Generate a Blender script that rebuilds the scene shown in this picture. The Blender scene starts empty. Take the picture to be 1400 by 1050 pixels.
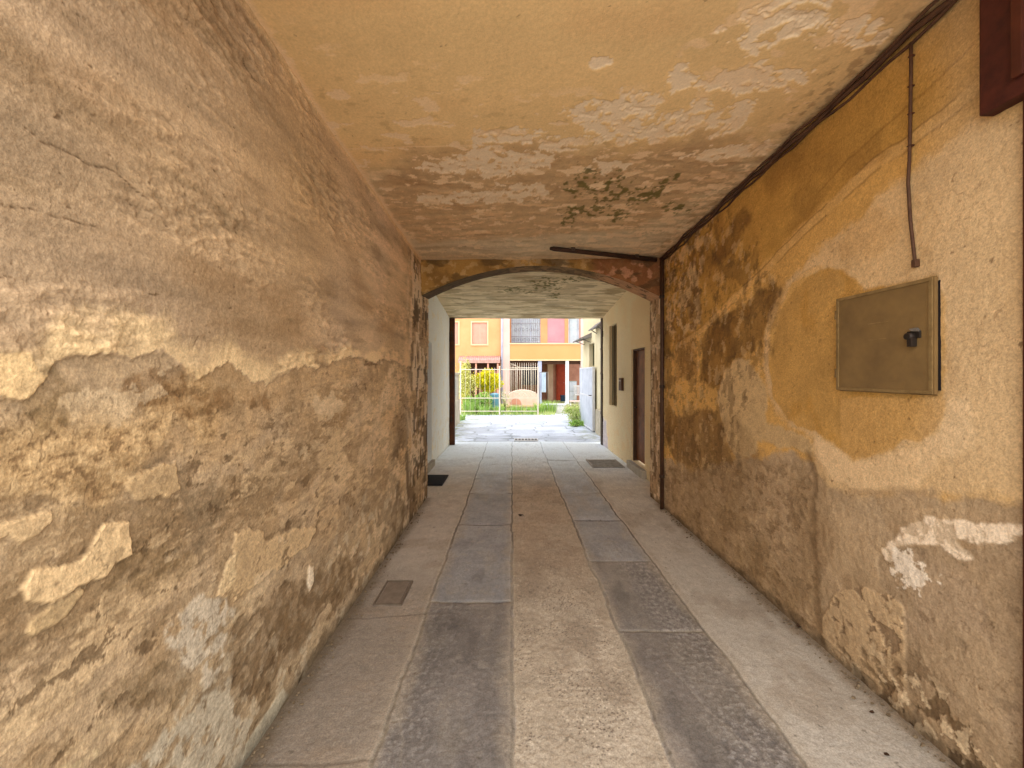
import bpy, bmesh, math, random
import numpy as np
from mathutils import Vector, Matrix

random.seed(7)
QQ = 1.0        # grid step factor of the relief sheets
scene = bpy.context.scene
COL = scene.collection
F, VX, VY, CAMH = 540.0, 700.0, 512.0, 1.5      # lens in photo pixels, vanishing point, eye height


def at(px, py, Y):
    """photo pixel at a known depth -> world point"""
    return Vector(((px - VX) / F * Y, Y, CAMH + (VY - py) / F * Y))


def lin(c):
    c = np.asarray(c, float) / 255.0
    return np.where(c <= 0.04045, c / 12.92, ((c + 0.055) / 1.055) ** 2.4)


# ------------------------------------------------------------------ tagging
def tag(o, label=None, cat=None, group=None, kind=None):
    if label: o['label'] = label
    if cat: o['category'] = cat
    if group: o['group'] = group
    if kind: o['kind'] = kind
    return o


def thing(name, label, cat, loc=(0, 0, 0), group=None):
    o = bpy.data.objects.new(name, None)
    COL.objects.link(o)
    o.location = loc
    o.empty_display_size = 0.1
    return tag(o, label, cat, group)


# ------------------------------------------------------------------ noise
_rp = np.random.RandomState(5)
_PERM = _rp.permutation(4096).astype(np.int32)
_ang = _rp.rand(4096).astype(np.float32) * np.float32(2 * math.pi)
_GC, _GS = np.cos(_ang), np.sin(_ang)


def _grad(ix, iy, seed):
    k = _PERM[(ix.astype(np.int32) + _PERM[(iy.astype(np.int32) + seed * 131) & 4095]) & 4095]
    return _GC[k], _GS[k]


def perlin(x, y, seed=0):
    x = np.asarray(x, np.float64); y = np.asarray(y, np.float64)
    ix = np.floor(x); iy = np.floor(y)
    fx = (x - ix).astype(np.float32); fy = (y - iy).astype(np.float32)
    u = fx * fx * fx * (fx * (fx * 6 - 15) + 10)
    v = fy * fy * fy * (fy * (fy * 6 - 15) + 10)
    def d(ox, oy):
        gx, gy = _grad(ix + ox, iy + oy, seed)
        return gx * (fx - ox) + gy * (fy - oy)
    a = d(0, 0); b = d(1, 0); c = d(0, 1); e = d(1, 1)
    return ((a + u * (b - a)) * (1 - v) + (c + u * (e - c)) * v) * 1.5


def fbm(x, y, freq, octv=4, seed=0, gain=0.5):
    r = 0; amp = 1.0; tot = 0
    for i in range(octv):
        r = r + amp * perlin(x * freq + 17.3 * i, y * freq - 9.1 * i, seed + 101 * i)
        tot += amp; amp *= gain; freq *= 2.03
    return r / tot * 1.35


def ridged(x, y, freq, octv=4, seed=0):
    r = 0; amp = 1.0; tot = 0
    for i in range(octv):
        r = r + amp * (1 - 2 * np.abs(perlin(x * freq + 5.7 * i, y * freq + 3.1 * i, seed + 77 * i)))
        tot += amp; amp *= 0.5; freq *= 2.07
    return r / tot


def sstep(a, b, x):
    t = np.clip((x - a) / (b - a), 0, 1)
    return t * t * (3 - 2 * t)


# ------------------------------------------------------------------ painted relief surfaces
class Paint:
    """colour and relief of a surface, laid down layer by layer in its own metric coordinates"""
    def __init__(s, U, V, base):
        s.U, s.V = U, V
        s.n = U.shape[0]
        s.col = np.tile(lin(base), (s.n, 1))
        s.h = np.zeros(s.n)
        s.k = 1.0

    def over(s, m, rgb, dh=0.0, var=0.0, seed=0, fr=14):
        c = lin(rgb)[None, :]
        if var:
            c = c * (1 + var * fbm(s.U, s.V, fr, 4, seed + 900))[:, None]
        m = np.clip(m, 0, 1)
        s.col = s.col * (1 - m[:, None]) + c * m[:, None]
        if dh:
            s.h = s.h + s.k * dh * m

    def mult(s, f):
        s.col = s.col * (f[:, None] if f.ndim == 1 else f)

    def sdf(s, poly, margin=0.2):
        p = np.asarray(poly, float)
        lo = p.min(0) - margin; hi = p.max(0) + margin
        idx = np.nonzero((s.U > lo[0]) & (s.U < hi[0]) & (s.V > lo[1]) & (s.V < hi[1]))[0]
        out = np.full(s.n, -margin)
        if len(idx) == 0:
            return out
        x = s.U[idx]; y = s.V[idx]
        dm = np.full(len(idx), 1e9); ins = np.zeros(len(idx), bool)
        for i in range(len(p)):
            ax, ay = p[i - 1]; bx, by = p[i]
            ex, ey = bx - ax, by - ay
            L = ex * ex + ey * ey + 1e-12
            t = np.clip(((x - ax) * ex + (y - ay) * ey) / L, 0, 1)
            dm = np.minimum(dm, (x - ax - t * ex) ** 2 + (y - ay - t * ey) ** 2)
            c = (ay > y) != (by > y)
            xi = ax + (y - ay) * ex / (ey if abs(ey) > 1e-12 else 1e-12)
            ins ^= c & (x < xi)
        d = np.sqrt(dm)
        out[idx] = np.where(ins, d, -d)
        return np.maximum(out, -margin)

    def poly(s, poly, warp=0.03, soft=0.006, seed=0, fr=7):
        d = s.sdf(poly)
        n = fbm(s.U, s.V, fr, 5, seed + 300, 0.55) * warp
        return sstep(-soft, soft, d + n)

    def line(s, pts, width, warp=0.02, soft=0.004, seed=0, fr=6):
        p = np.asarray(pts, float)
        n1 = fbm(s.U, s.V, fr, 4, seed + 40) * warp
        n2 = fbm(s.U, s.V, fr, 4, seed + 60) * warp
        x = s.U + n1; y = s.V + n2
        dm = np.full(s.n, 1e9)
        for i in range(1, len(p)):
            ax, ay = p[i - 1]; ex, ey = p[i] - p[i - 1]
            t = np.clip(((x - ax) * ex + (y - ay) * ey) / (ex * ex + ey * ey + 1e-12), 0, 1)
            dm = np.minimum(dm, (x - ax - t * ex) ** 2 + (y - ay - t * ey) ** 2)
        return 1 - sstep(width - soft, width + soft, np.sqrt(dm))

    def blob(s, c, r, warp=0.5, soft=0.08, seed=0, fr=9):
        d = np.sqrt(((s.U - c[0]) / r[0]) ** 2 + ((s.V - c[1]) / r[1]) ** 2)
        n = fbm(s.U, s.V, fr, 5, seed + 500, 0.6) * warp
        return 1 - sstep(1 - soft, 1 + soft, d + n)

    def cavity(s, shape, k, gain, lo=0.6, hi=1.25):
        """shade painted into hollows, high spots lightened: compares the relief with its own local mean"""
        H = s.h.reshape(shape)
        for ax in (0, 1):
            Hp = np.pad(H, [(k + 1, k) if a == ax else (0, 0) for a in (0, 1)], mode='edge')
            c = np.cumsum(Hp, axis=ax)
            n = shape[ax]
            H = (np.take(c, np.arange(2 * k + 1, 2 * k + 1 + n), axis=ax) - np.take(c, np.arange(0, n), axis=ax)) / (2 * k + 1)
        s.mult(np.clip(1 + (s.h - H.ravel()) * gain, lo, hi))

    def flakes(s, fr, t, seed, soft=0.03, sx=1.0, sy=1.0, octv=5, gain=0.55):
        return sstep(t - soft, t + soft, fbm(s.U * sx, s.V * sy, fr, octv, seed, gain))


class Sheet:
    """collects displaced grids into ONE mesh with a colour attribute"""
    def __init__(s):
        s.P = []; s.C = []; s.Q = []; s.n = 0

    def grid(s, P, C, back=None, flip=False, skip=None):
        """P (nv,nu,3), C (nv,nu,3); back = offset vector for a skirt all round"""
        if back is not None:
            b = np.asarray(back, float)
            P = np.pad(P, ((1, 1), (1, 1), (0, 0)), mode='edge').copy()
            C = np.pad(C, ((1, 1), (1, 1), (0, 0)), mode='edge')
            P[0, :] += b; P[-1, :] += b; P[1:-1, 0] += b; P[1:-1, -1] += b
        nv, nu = P.shape[:2]
        i = np.arange(nv * nu).reshape(nv, nu) + s.n
        q = np.stack([i[:-1, :-1], i[:-1, 1:], i[1:, 1:], i[1:, :-1]], -1).reshape(-1, 4)
        if skip is not None:
            q = q[~skip.reshape(-1)]
        if flip:
            q = q[:, ::-1]
        s.P.append(P.reshape(-1, 3)); s.C.append(C.reshape(-1, 3)); s.Q.append(q)
        s.n += nv * nu

    def build(s, name, mat, parent=None, smooth=True):
        P = np.concatenate(s.P).astype(np.float32); C = np.concatenate(s.C); Q = np.concatenate(s.Q).astype(np.int32)
        me = bpy.data.meshes.new(name)
        me.vertices.add(len(P)); me.vertices.foreach_set('co', P.reshape(-1))
        me.loops.add(Q.size); me.loops.foreach_set('vertex_index', Q.reshape(-1))
        me.polygons.add(len(Q)); me.polygons.foreach_set('loop_start', np.arange(0, Q.size, 4, dtype=np.int32))
        me.update(calc_edges=True)
        if smooth:
            me.polygons.foreach_set('use_smooth', np.ones(len(Q), bool))
        a = me.attributes.new('tint', 'FLOAT_COLOR', 'POINT')
        C4 = np.ones((len(P), 4), np.float32); C4[:, :3] = np.clip(C * np.minimum(1, 0.84 / np.maximum(C.max(1), 1e-6))[:, None], 0.004, 0.9)
        a.data.foreach_set('color', C4.reshape(-1))
        me.materials.append(mat)
        me.validate()
        o = bpy.data.objects.new(name, me)
        COL.objects.link(o)
        if parent: o.parent = parent
        return o


# ------------------------------------------------------------------ materials
def nodes(name):
    m = bpy.data.materials.new(name)
    m.use_nodes = True
    nt = m.node_tree
    b = nt.nodes['Principled BSDF']
    return m, nt, b


def tinted(name, rough=0.9, grain=(160, 0.16), bump=(220, 0.0015, 0.5), spec=0.25):
    """takes the 'tint' attribute, adds fine grain and fine bump"""
    m, nt, b = nodes(name)
    N, L = nt.nodes, nt.links
    at_ = N.new('ShaderNodeAttribute'); at_.attribute_name = 'tint'
    tc = N.new('ShaderNodeTexCoord')
    nz = N.new('ShaderNodeTexNoise'); nz.inputs['Scale'].default_value = grain[0]; nz.inputs['Detail'].default_value = 4
    nz.inputs['Roughness'].default_value = 0.65
    L.new(tc.outputs['Object'], nz.inputs['Vector'])
    mr = N.new('ShaderNodeMapRange')
    mr.inputs['From Min'].default_value = 0.3; mr.inputs['From Max'].default_value = 0.7
    mr.inputs['To Min'].default_value = 1 - grain[1]; mr.inputs['To Max'].default_value = 1 + grain[1]
    L.new(nz.outputs['Fac'], mr.inputs['Value'])
    mx = N.new('ShaderNodeVectorMath'); mx.operation = 'SCALE'
    L.new(at_.outputs['Color'], mx.inputs[0]); L.new(mr.outputs['Result'], mx.inputs['Scale'])
    L.new(mx.outputs['Vector'], b.inputs['Base Color'])
    n2 = N.new('ShaderNodeTexNoise'); n2.inputs['Scale'].default_value = bump[0]; n2.inputs['Detail'].default_value = 5
    L.new(tc.outputs['Object'], n2.inputs['Vector'])
    bp = N.new('ShaderNodeBump'); bp.inputs['Distance'].default_value = bump[1]; bp.inputs['Strength'].default_value = bump[2]
    L.new(n2.outputs['Fac'], bp.inputs['Height']); L.new(bp.outputs['Normal'], b.inputs['Normal'])
    b.inputs['Roughness'].default_value = rough
    b.inputs['Specular IOR Level'].default_value = spec
    return m


def plain(name, rgb, rgb2=None, scale=6.0, rough=0.7, metal=0.0, bump=0.0, bscale=40, spec=0.3, detail=6, dirt=None):
    """two sRGB colours mixed by noise, optional bump"""
    m, nt, b = nodes(name)
    N, L = nt.nodes, nt.links
    tc = N.new('ShaderNodeTexCoord')
    c1 = tuple(lin(rgb)) + (1,)
    c2 = tuple(lin(rgb2)) + (1,) if rgb2 is not None else tuple(lin(rgb) * 0.75) + (1,)
    nz = N.new('ShaderNodeTexNoise'); nz.inputs['Scale'].default_value = scale; nz.inputs['Detail'].default_value = detail
    nz.inputs['Roughness'].default_value = 0.65
    L.new(tc.outputs['Object'], nz.inputs['Vector'])
    cr = N.new('ShaderNodeValToRGB')
    cr.color_ramp.elements[0].position = 0.35; cr.color_ramp.elements[0].color = c1
    cr.color_ramp.elements[1].position = 0.68; cr.color_ramp.elements[1].color = c2
    L.new(nz.outputs['Fac'], cr.inputs['Fac']); L.new(cr.outputs['Color'], b.inputs['Base Color'])
    b.inputs['Roughness'].default_value = rough; b.inputs['Metallic'].default_value = metal
    b.inputs['Specular IOR Level'].default_value = spec
    if bump:
        n2 = N.new('ShaderNodeTexNoise'); n2.inputs['Scale'].default_value = bscale; n2.inputs['Detail'].default_value = 5
        L.new(tc.outputs['Object'], n2.inputs['Vector'])
        bp = N.new('ShaderNodeBump'); bp.inputs['Distance'].default_value = bump; bp.inputs['Strength'].default_value = 0.6
        L.new(n2.outputs['Fac'], bp.inputs['Height']); L.new(bp.outputs['Normal'], b.inputs['Normal'])
    return m


def leafy(name, a, b_, c, trans=0.25):
    """leaf colours varied per leaf through the 'tint' attribute"""
    m, nt, b = nodes(name)
    N, L = nt.nodes, nt.links
    at_ = N.new('ShaderNodeAttribute'); at_.attribute_name = 'tint'
    L.new(at_.outputs['Color'], b.inputs['Base Color'])
    b.inputs['Roughness'].default_value = 0.6
    b.inputs['Specular IOR Level'].default_value = 0.2
    tr = N.new('ShaderNodeBsdfTranslucent'); L.new(at_.outputs['Color'], tr.inputs['Color'])
    mx = N.new('ShaderNodeMixShader'); mx.inputs['Fac'].default_value = trans
    out = nt.nodes['Material Output']
    L.new(b.outputs['BSDF'], mx.inputs[1]); L.new(tr.outputs['BSDF'], mx.inputs[2]); L.new(mx.outputs['Shader'], out.inputs['Surface'])
    m['cols'] = [list(lin(a)), list(lin(b_)), list(lin(c))]
    return m


# ------------------------------------------------------------------ solid mesh builder
class MB:
    def __init__(s):
        s.bm = bmesh.new()

    def box(s, lo, hi, bevel=0.0, rot=None):
        lo = Vector(lo); hi = Vector(hi)
        r = bmesh.ops.create_cube(s.bm, size=1.0)
        c = (lo + hi) / 2; d = hi - lo
        for v in r['verts']:
            p = Vector((v.co.x * d.x, v.co.y * d.y, v.co.z * d.z))
            if rot is not None: p = rot @ p
            v.co = p + c
        if bevel:
            es = list({e for v in r['verts'] for e in v.link_edges})
            bmesh.ops.bevel(s.bm, geom=es, offset=bevel, segments=2, affect='EDGES', profile=0.7)
        return s

    def tube(s, pts, r, seg=10, caps=True):
        pts = [Vector(p) for p in pts]
        rings = []
        for i, p in enumerate(pts):
            a = pts[max(i - 1, 0)]; b = pts[min(i + 1, len(pts) - 1)]
            t = (b - a).normalized()
            up = Vector((0, 0, 1)) if abs(t.z) < 0.9 else Vector((1, 0, 0))
            x = t.cross(up).normalized(); y = t.cross(x).normalized()
            rr = r[i] if isinstance(r, (list, tuple)) else r
            rings.append([s.bm.verts.new(p + (x * math.cos(k * 2 * math.pi / seg) + y * math.sin(k * 2 * math.pi / seg)) * rr) for k in range(seg)])
        for a, b in zip(rings, rings[1:]):
            for k in range(seg):
                s.bm.faces.new((a[k], a[(k + 1) % seg], b[(k + 1) % seg], b[k])).smooth = True
        if caps:
            s.bm.faces.new(rings[0][::-1]); s.bm.faces.new(rings[-1])
        return s

    def prism(s, prof, a, b, plane='xz'):
        """extrude a 2D outline between a and b along the third axis"""
        def P(u, v, w):
            return Vector((u, w, v)) if plane == 'xz' else (Vector((w, u, v)) if plane == 'yz' else Vector((u, v, w)))
        A = [s.bm.verts.new(P(u, v, a)) for u, v in prof]; B = [s.bm.verts.new(P(u, v, b)) for u, v in prof]
        n = len(prof)
        s.bm.faces.new(A); s.bm.faces.new(B[::-1])
        for i in range(n):
            s.bm.faces.new((A[i], B[i], B[(i + 1) % n], A[(i + 1) % n]))
        return s

    def build(s, name, mat, parent=None, loc=None):
        bmesh.ops.recalc_face_normals(s.bm, faces=s.bm.faces)
        me = bpy.data.meshes.new(name)
        s.bm.to_mesh(me); s.bm.free()
        me.materials.append(mat)
        o = bpy.data.objects.new(name, me)
        COL.objects.link(o)
        if parent: o.parent = parent
        if loc is not None: o.location = loc
        return o


def local(parent, p):
    return Vector(p) - parent.location


def leaves(name, mat, centres, size, parent=None, up=0.0, narrow=0.5, droop=0.0):
    """many small leaf quads, each folded a little, tinted one by one"""
    P = []; Fc = []; C = []
    cols = [np.array(list(c)) for c in mat['cols']]
    for (c, sz, shade) in centres:
        d = Vector((random.gauss(0, 1), random.gauss(0, 1), random.gauss(0, 1) + up)).normalized()
        q = d.orthogonal().normalized()
        q = Matrix.Rotation(random.uniform(0, 6.283), 3, d) @ q
        n = d.cross(q)
        L = sz * random.uniform(0.7, 1.3); w = L * narrow * random.uniform(0.7, 1.2)
        b = len(P)
        c = Vector(c)
        P += [c - d * L * 0.5, c + q * w * 0.5 + n * w * 0.1, c + d * L * 0.5 - Vector((0, 0, droop * L)), c - q * w * 0.5 + n * w * 0.1]
        Fc.append((b, b + 1, b + 2, b + 3))
        k = random.random()
        col = (cols[0] * (1 - k) + cols[1] * k) if random.random() > 0.2 else cols[2]
        col = col * shade * random.uniform(0.75, 1.2)
        C += [col] * 4
    me = bpy.data.meshes.new(name)
    me.from_pydata([tuple(p) for p in P], [], Fc)
    a = me.attributes.new('tint', 'FLOAT_COLOR', 'POINT')
    C4 = np.ones((len(P), 4), np.float32); C4[:, :3] = np.clip(np.array(C), 0, 0.85)
    a.data.foreach_set('color', C4.reshape(-1))
    me.materials.append(mat)
    o = bpy.data.objects.new(name, me)
    COL.objects.link(o)
    if parent: o.parent = parent
    return o


# =====================================================================================
#                                    THE PASSAGE
# =====================================================================================
M_wall = tinted('aged_plaster', 0.92, (120, 0.24), (190, 0.003, 0.7))
M_ceil = tinted('ceiling_plaster', 0.92, (90, 0.10), (160, 0.0015, 0.5))
M_floor = tinted('paving_surface', 0.8, (150, 0.30), (260, 0.002, 0.7), 0.3)
XL, XR = -1.03, 1.70
Y_MOUTH = 0.45
Y_ARCH0, Y_ARCH1 = 4.45, 4.87


def zceil(x, y):
    return 3.005 - 0.05 * y + 0.011 * (x - XL)


def LW(px, py):
    Y = F * XL / (px - VX)
    return (Y, CAMH + (VY - py) / F * Y)


def RW(px, py):
    Y = F * XR / (px - VX)
    return (Y, CAMH + (VY - py) / F * Y)


def CE(px, py):
    Y = 1.52 / ((VY - py) / F + 0.05)
    return ((px - VX) / F * Y, Y)


def FL(px, py):
    Y = F * CAMH / (py - VY)
    return ((px - VX) / F * Y, Y)


def z3(pts, f):          # left wall zoom window -> wall metres
    return [LW(x / 1.75, 450 + y / 1.75) for x, y in pts]


def zr(pts):             # right wall upper window
    return [RW(900 + x / 2.624, 300 + y / 2.624) for x, y in pts]


def zb(pts):             # right wall lower window
    return [RW(900 + x / 2.333, 600 + y / 2.333) for x, y in pts]


def zc(pts):             # ceiling window
    return [CE(350 + x / 1.3333, y / 1.3333) for x, y in pts]


# ---------------------------------------------------------------- left wall
def left_wall():
    pxs = np.arange(-60, 586.5, 1.25 * QQ)
    us = np.concatenate([np.linspace(Y_MOUTH, F * XL / (-60 - VX) - 0.01, 60), F * XL / (pxs - VX)])
    us = us[us <= Y_ARCH1]
    vs = np.arange(-0.03, 3.1, 0.0047 * QQ)
    U, V = np.meshgrid(us, vs); sh = U.shape
    p = Paint(U.ravel(), V.ravel(), (178, 148, 110))
    U, V = p.U, p.V
    # ---- upper coat: trowelled in long level strokes
    st = fbm(U * 0.55, V * 2.6, 1.6, 5, 11)
    st2 = fbm(U * 0.8, V * 5.5, 2.2, 5, 12)
    p.mult(1 + 0.34 * np.clip(st, -1, 1) + 0.22 * st2)
    warm = fbm(U, V, 0.8, 3, 13)
    p.mult(np.stack([1 + 0.04 * warm, 1 + 0 * warm, 1 - 0.12 * warm], 1))
    dk = sstep(0.08, 0.55, fbm(U * 0.6, V * 1.9, 1.5, 5, 14))
    p.over(dk * 0.5, (138, 104, 64), var=0.2, seed=15)
    dk2 = sstep(0.15, 0.6, fbm(U * 0.7, V * 3.0, 2.6, 5, 114))
    p.over(dk2 * 0.45, (126, 100, 66), var=0.2, seed=16)
    rough = sstep(-0.15, 0.35, fbm(U * 0.7, V * 1.6, 1.5, 3, 18))
    rel = ridged(U * 0.45, V * 1.5, 11, 4, 19)
    p.h += (0.006 * rel + 0.007 * fbm(U * 0.7, V * 1.4, 22, 5, 20, 0.6)) * (0.3 + rough)
    p.mult(1 - 0.30 * rough * sstep(0.1, 0.75, -rel))
    p.h += 0.012 * fbm(U, V, 1.1, 2, 21)
    # small holes and nicks
    nk = p.flakes(26, 0.62, 22, 0.04, 0.7, 1.3)
    p.over(nk * 0.65, (104, 76, 46), -0.003)
    # cracks
    for i, (pts, w) in enumerate([([(57, 195), (100, 212), (130, 228), (157, 240), (200, 271)], 0.0016),
                     ([(0, 278), (50, 286), (95, 300), (130, 312)], 0.0014),
                     ([(330, 80), (345, 110), (352, 118)], 0.002),
                     ([(270, 460), (262, 480)], 0.002)]):
        k = p.line([LW(*q) for q in pts], w, 0.02, 0.0022, 30 + i)
        p.over(k * 0.85, (88, 62, 36), -0.003)
    p.k = 0.42
    # ---- cream bottom hem of the upper coat
    edge = [(-60, 560), (0, 548), (30, 545), (62, 516), (75, 492), (115, 486), (170, 484), (230, 488), (257, 504), (280, 513), (314, 496), (343, 520),
            (366, 526), (400, 502), (445, 502), (475, 487), (515, 495), (526, 490), (555, 500), (584, 505)]
    ew = np.array([LW(*q) for q in edge])
    eu, ez = ew[:, 0], ew[:, 1]
    zed = np.interp(U, eu, ez) + 0.028 * fbm(U, V, 9, 5, 41, 0.6) + 0.010 * fbm(U, V, 34, 3, 241)
    hem = sstep(0.0, 0.006, V - zed) * (1 - sstep(0.03, 0.13, V - zed + 0.05 * fbm(U, V, 5, 4, 42)))
    hem = hem * sstep(-0.35, 0.15, fbm(U * 0.6, V, 4, 3, 43))
    p.over(hem * 0.85, (228, 194, 140), 0.002, 0.14, 44)
    # ---- lower coats
    low = sstep(0.0, 0.006, zed - V)
    p.h = p.h * (1 - 0.78 * low) - low * 0.004
    a = fbm(U, V, 2.2, 5, 50, 0.6)
    p.over(low, (182, 153, 114), 0, 0.22, 51)
    p.over(low * sstep(-0.05, 0.12, a) * 0.5, (152, 121, 80), -0.001, 0.3, 52)
    below = sstep(0.02, 0.2, zed - V)
    ochre = sstep(0.0, 0.3, fbm(U * 0.7, V, 1.6, 4, 53))
    p.over(low * ochre * 0.5, (184, 147, 98), 0, 0.3, 54)
    # coarse scabs, light and dark, at three sizes
    for k, (fr, t, rgb, dh, op, sx, sy) in enumerate([(2.0, 0.14, (124, 97, 62), -0.004, 0.62, 0.55, 1.2), (3.2, 0.20, (204, 172, 126), 0.004, 0.55, 0.6, 1.3), (6.0, 0.24, (116, 90, 58), -0.004, 0.5, 0.5, 1.4),
                                   (10, 0.30, (194, 164, 120), 0.003, 0.4, 0.55, 1.4), (22, 0.32, (104, 80, 52), -0.003, 0.45, 0.6, 1.4), (44, 0.36, (200, 170, 126), 0.002, 0.4, 0.7, 1.3)]):
        m = p.flakes(fr, t, 60 + k * 3, 0.014, sx, sy, 6, 0.62) * low * (0.35 + 0.65 * below)
        p.over(m * op * (0.72 if k % 2 == 0 else 1.0), rgb, dh * 0.9, 0.22, 90 + k)
    stk = fbm(U * 0.5, V * 2.4, 9, 5, 97, 0.6)
    p.mult(1 + low * 0.13 * stk)
    p.h += low * 0.0004 * stk
    # grey damp foot
    foot = (1 - sstep(0.25, 0.85, V + 0.2 * fbm(U, V, 2.5, 4, 70)))
    p.over(foot * 0.42 * low, (158, 140, 110), 0, 0.3, 71)
    p.over(foot * low * p.flakes(7, 0.18, 72, 0.05) * 0.5, (118, 96, 66), -0.003, 0.2, 73)
    p.over(foot * low * p.flakes(10, 0.26, 74, 0.04) * 0.7, (188, 168, 134), 0.003, 0.2, 75)
    # named patches -----------------------------------------------------------
    P = lambda pts: z3(pts, 0)
    # crumbling golden rubble
    rub = p.poly(P([(-80, 240), (60, 210), (210, 205), (330, 190), (400, 130), (480, 130), (520, 200), (500, 260), (420, 250), (330, 320), (250, 400), (120, 420), (-80, 440)]), 0.08, 0.04, 80)
    p.over(rub * 0.6, (182, 145, 94), 0.0, 0.3, 81)
    rb = fbm(U * 0.75, V * 1.2, 24, 5, 82, 0.7)
    p.over(rub * sstep(0.05, 0.3, rb) * 0.6, (208, 174, 124), 0.004, 0.2, 83)
    p.over(rub * sstep(0.12, 0.34, -rb) * 0.7, (122, 92, 58), -0.004, 0.2, 84)
    # dark stains
    for i, (pts, rgb, op) in enumerate([
            ([(40, 150), (110, 135), (190, 140), (200, 190), (150, 235), (90, 250), (50, 200)], (122, 96, 58), 0.8),
            ([(300, 160), (370, 115), (430, 112), (470, 150), (540, 140), (640, 165), (650, 190), (580, 200), (520, 180), (460, 200), (400, 190), (330, 200)], (120, 86, 48), 0.85),
            ([(430, 370), (520, 375), (535, 440), (500, 480), (480, 560), (460, 480), (430, 440)], (126, 104, 74), 0.7),
            ([(270, 560), (430, 500), (470, 540), (440, 600), (330, 640), (230, 660)], (120, 94, 58), 0.7),
            ([(555, 720), (640, 640), (730, 600), (800, 560), (870, 540), (850, 610), (800, 680), (740, 730), (680, 800), (640, 880), (590, 870), (550, 800)], (108, 82, 50), 0.9),
            ([(255, 880), (330, 800), (420, 800), (450, 850), (420, 900), (330, 930), (260, 930)], (116, 92, 58), 0.75),
            ([(-60, 700), (40, 650), (70, 740), (60, 800), (-60, 820)], (122, 94, 60), 0.7),
            ([(-60, 90), (-10, 200), (0, 260), (-60, 300)], (130, 104, 64), 0.6)]):
        m = p.poly(P(pts), 0.06, 0.012, 100 + i)
        m = m * (0.55 + 0.45 * sstep(-0.2, 0.15, fbm(U, V, 16, 4, 130 + i)))
        p.over(m * op * 0.8, rgb, -0.003, 0.34, 140 + i)
    # surviving light skims of plaster, proud of what is round them
    for i, (pts, rgb, op, w) in enumerate([
            ([(-40, 490), (20, 462), (60, 442), (130, 430), (137, 460), (100, 500), (45, 520), (20, 492), (-40, 510)], (194, 162, 116), 0.95, 0.018),
            ([(40, 622), (80, 576), (190, 545), (225, 500), (250, 470), (310, 458), (316, 540), (275, 560), (255, 590), (170, 630), (130, 650), (60, 656)], (212, 178, 128), 1.0, 0.016),
            ([(60, 700), (130, 655), (190, 634), (150, 690), (80, 742), (52, 740)], (184, 154, 108), 0.85, 0.02),
            ([(560, 480), (600, 480), (650, 500), (700, 480), (756, 480), (740, 520), (690, 560), (640, 590), (600, 622), (545, 655), (515, 640), (560, 590)], (192, 160, 114), 0.85, 0.04),
            ([(315, 370), (345, 330), (420, 320), (430, 380), (370, 405), (330, 400)], (186, 154, 108), 0.8, 0.03),
            ([(740, 565), (752, 565), (752, 600), (742, 628), (736, 610)], (226, 204, 168), 0.9, 0.01),
            ([(545, 560), (562, 540), (566, 600), (530, 640), (520, 630)], (208, 178, 130), 0.85, 0.012),
            ([(-60, 50), (60, 75), (112, 112), (60, 165), (20, 160), (-60, 130)], (226, 190, 134), 0.95, 0.03)]):
        m = p.poly(P(pts), w, 0.0035, 160 + i, 9)
        p.h = p.h * (1 - 0.8 * m * op)
        wear = 0.75 + 0.25 * sstep(-0.35, 0.0, fbm(U, V, 18, 4, 190 + i))
        p.over(m * op * wear, rgb, 0.010, 0.13, 180 + i)
    chip = sstep(0.30, 0.33, fbm(U * 0.75, V, 13, 6, 236, 0.62)) * low * sstep(-0.1, 0.25, fbm(U, V, 2.0, 3, 237))
    p.over(chip * 0.7, (100, 76, 48), -0.004, 0.25, 238)
    skin = sstep(0.24, 0.26, fbm(U * 0.7, V, 5.0, 6, 233, 0.58)) * low * sstep(-0.05, 0.3, fbm(U, V, 1.6, 3, 234))
    p.over(skin * 0.6, (206, 178, 136), 0.004, 0.15, 235)
    # pale crumbly area and lime-washed foot
    for i, (pts, rgb, op) in enumerate([
            ([(470, 660), (520, 645), (550, 680), (556, 740), (540, 800), (500, 832), (440, 812), (410, 782), (400, 740)], (196, 178, 148), 0.9),
            ([(330, 1030), (420, 930), (480, 900), (540, 830), (570, 880), (604, 930), (590, 1000), (570, 1070), (300, 1070)], (188, 172, 142), 0.85),
            ([(120, 1070), (200, 1000), (250, 1000), (200, 1070)], (190, 166, 122), 0.8)]):
        m = p.poly(P(pts), 0.06, 0.012, 200 + i)
        m = m * sstep(-0.32, -0.05, fbm(U, V, 13, 5, 210 + i, 0.62))
        p.over(m * op, rgb, 0.004, 0.24, 220 + i)
    pl = p.poly([LW(*q) for q in [(330, 1052), (338, 1015), (388, 940), (396, 950), (360, 1010), (338, 1056)]], 0.01, 0.005, 231)
    p.over(pl * 0.9, (196, 182, 150), 0.004, 0.15, 232)
    # the far end: scabby dark damp with hanging flakes
    far = sstep(3.0, 3.9, U + 0.3 * fbm(U, V, 2.2, 3, 240))
    lowf = 1 - sstep(0.7, 1.9, V + 0.4 * fbm(U, V, 2, 3, 242))
    m = far * p.flakes(3.4, -0.02, 243, 0.05, 0.9, 0.7)
    p.over(m * lowf * 0.85, (88, 68, 42), -0.005, 0.3, 244)
    end = sstep(3.75, 4.25, U + 0.12 * fbm(U, V, 3.5, 4, 245))
    p.over(end * 0.55, (134, 108, 74), -0.003, 0.3, 246)
    p.over(end * p.flakes(5, 0.05, 247, 0.03, 1.4, 0.45) * 0.85, (198, 176, 142), 0.006, 0.2, 248)
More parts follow.
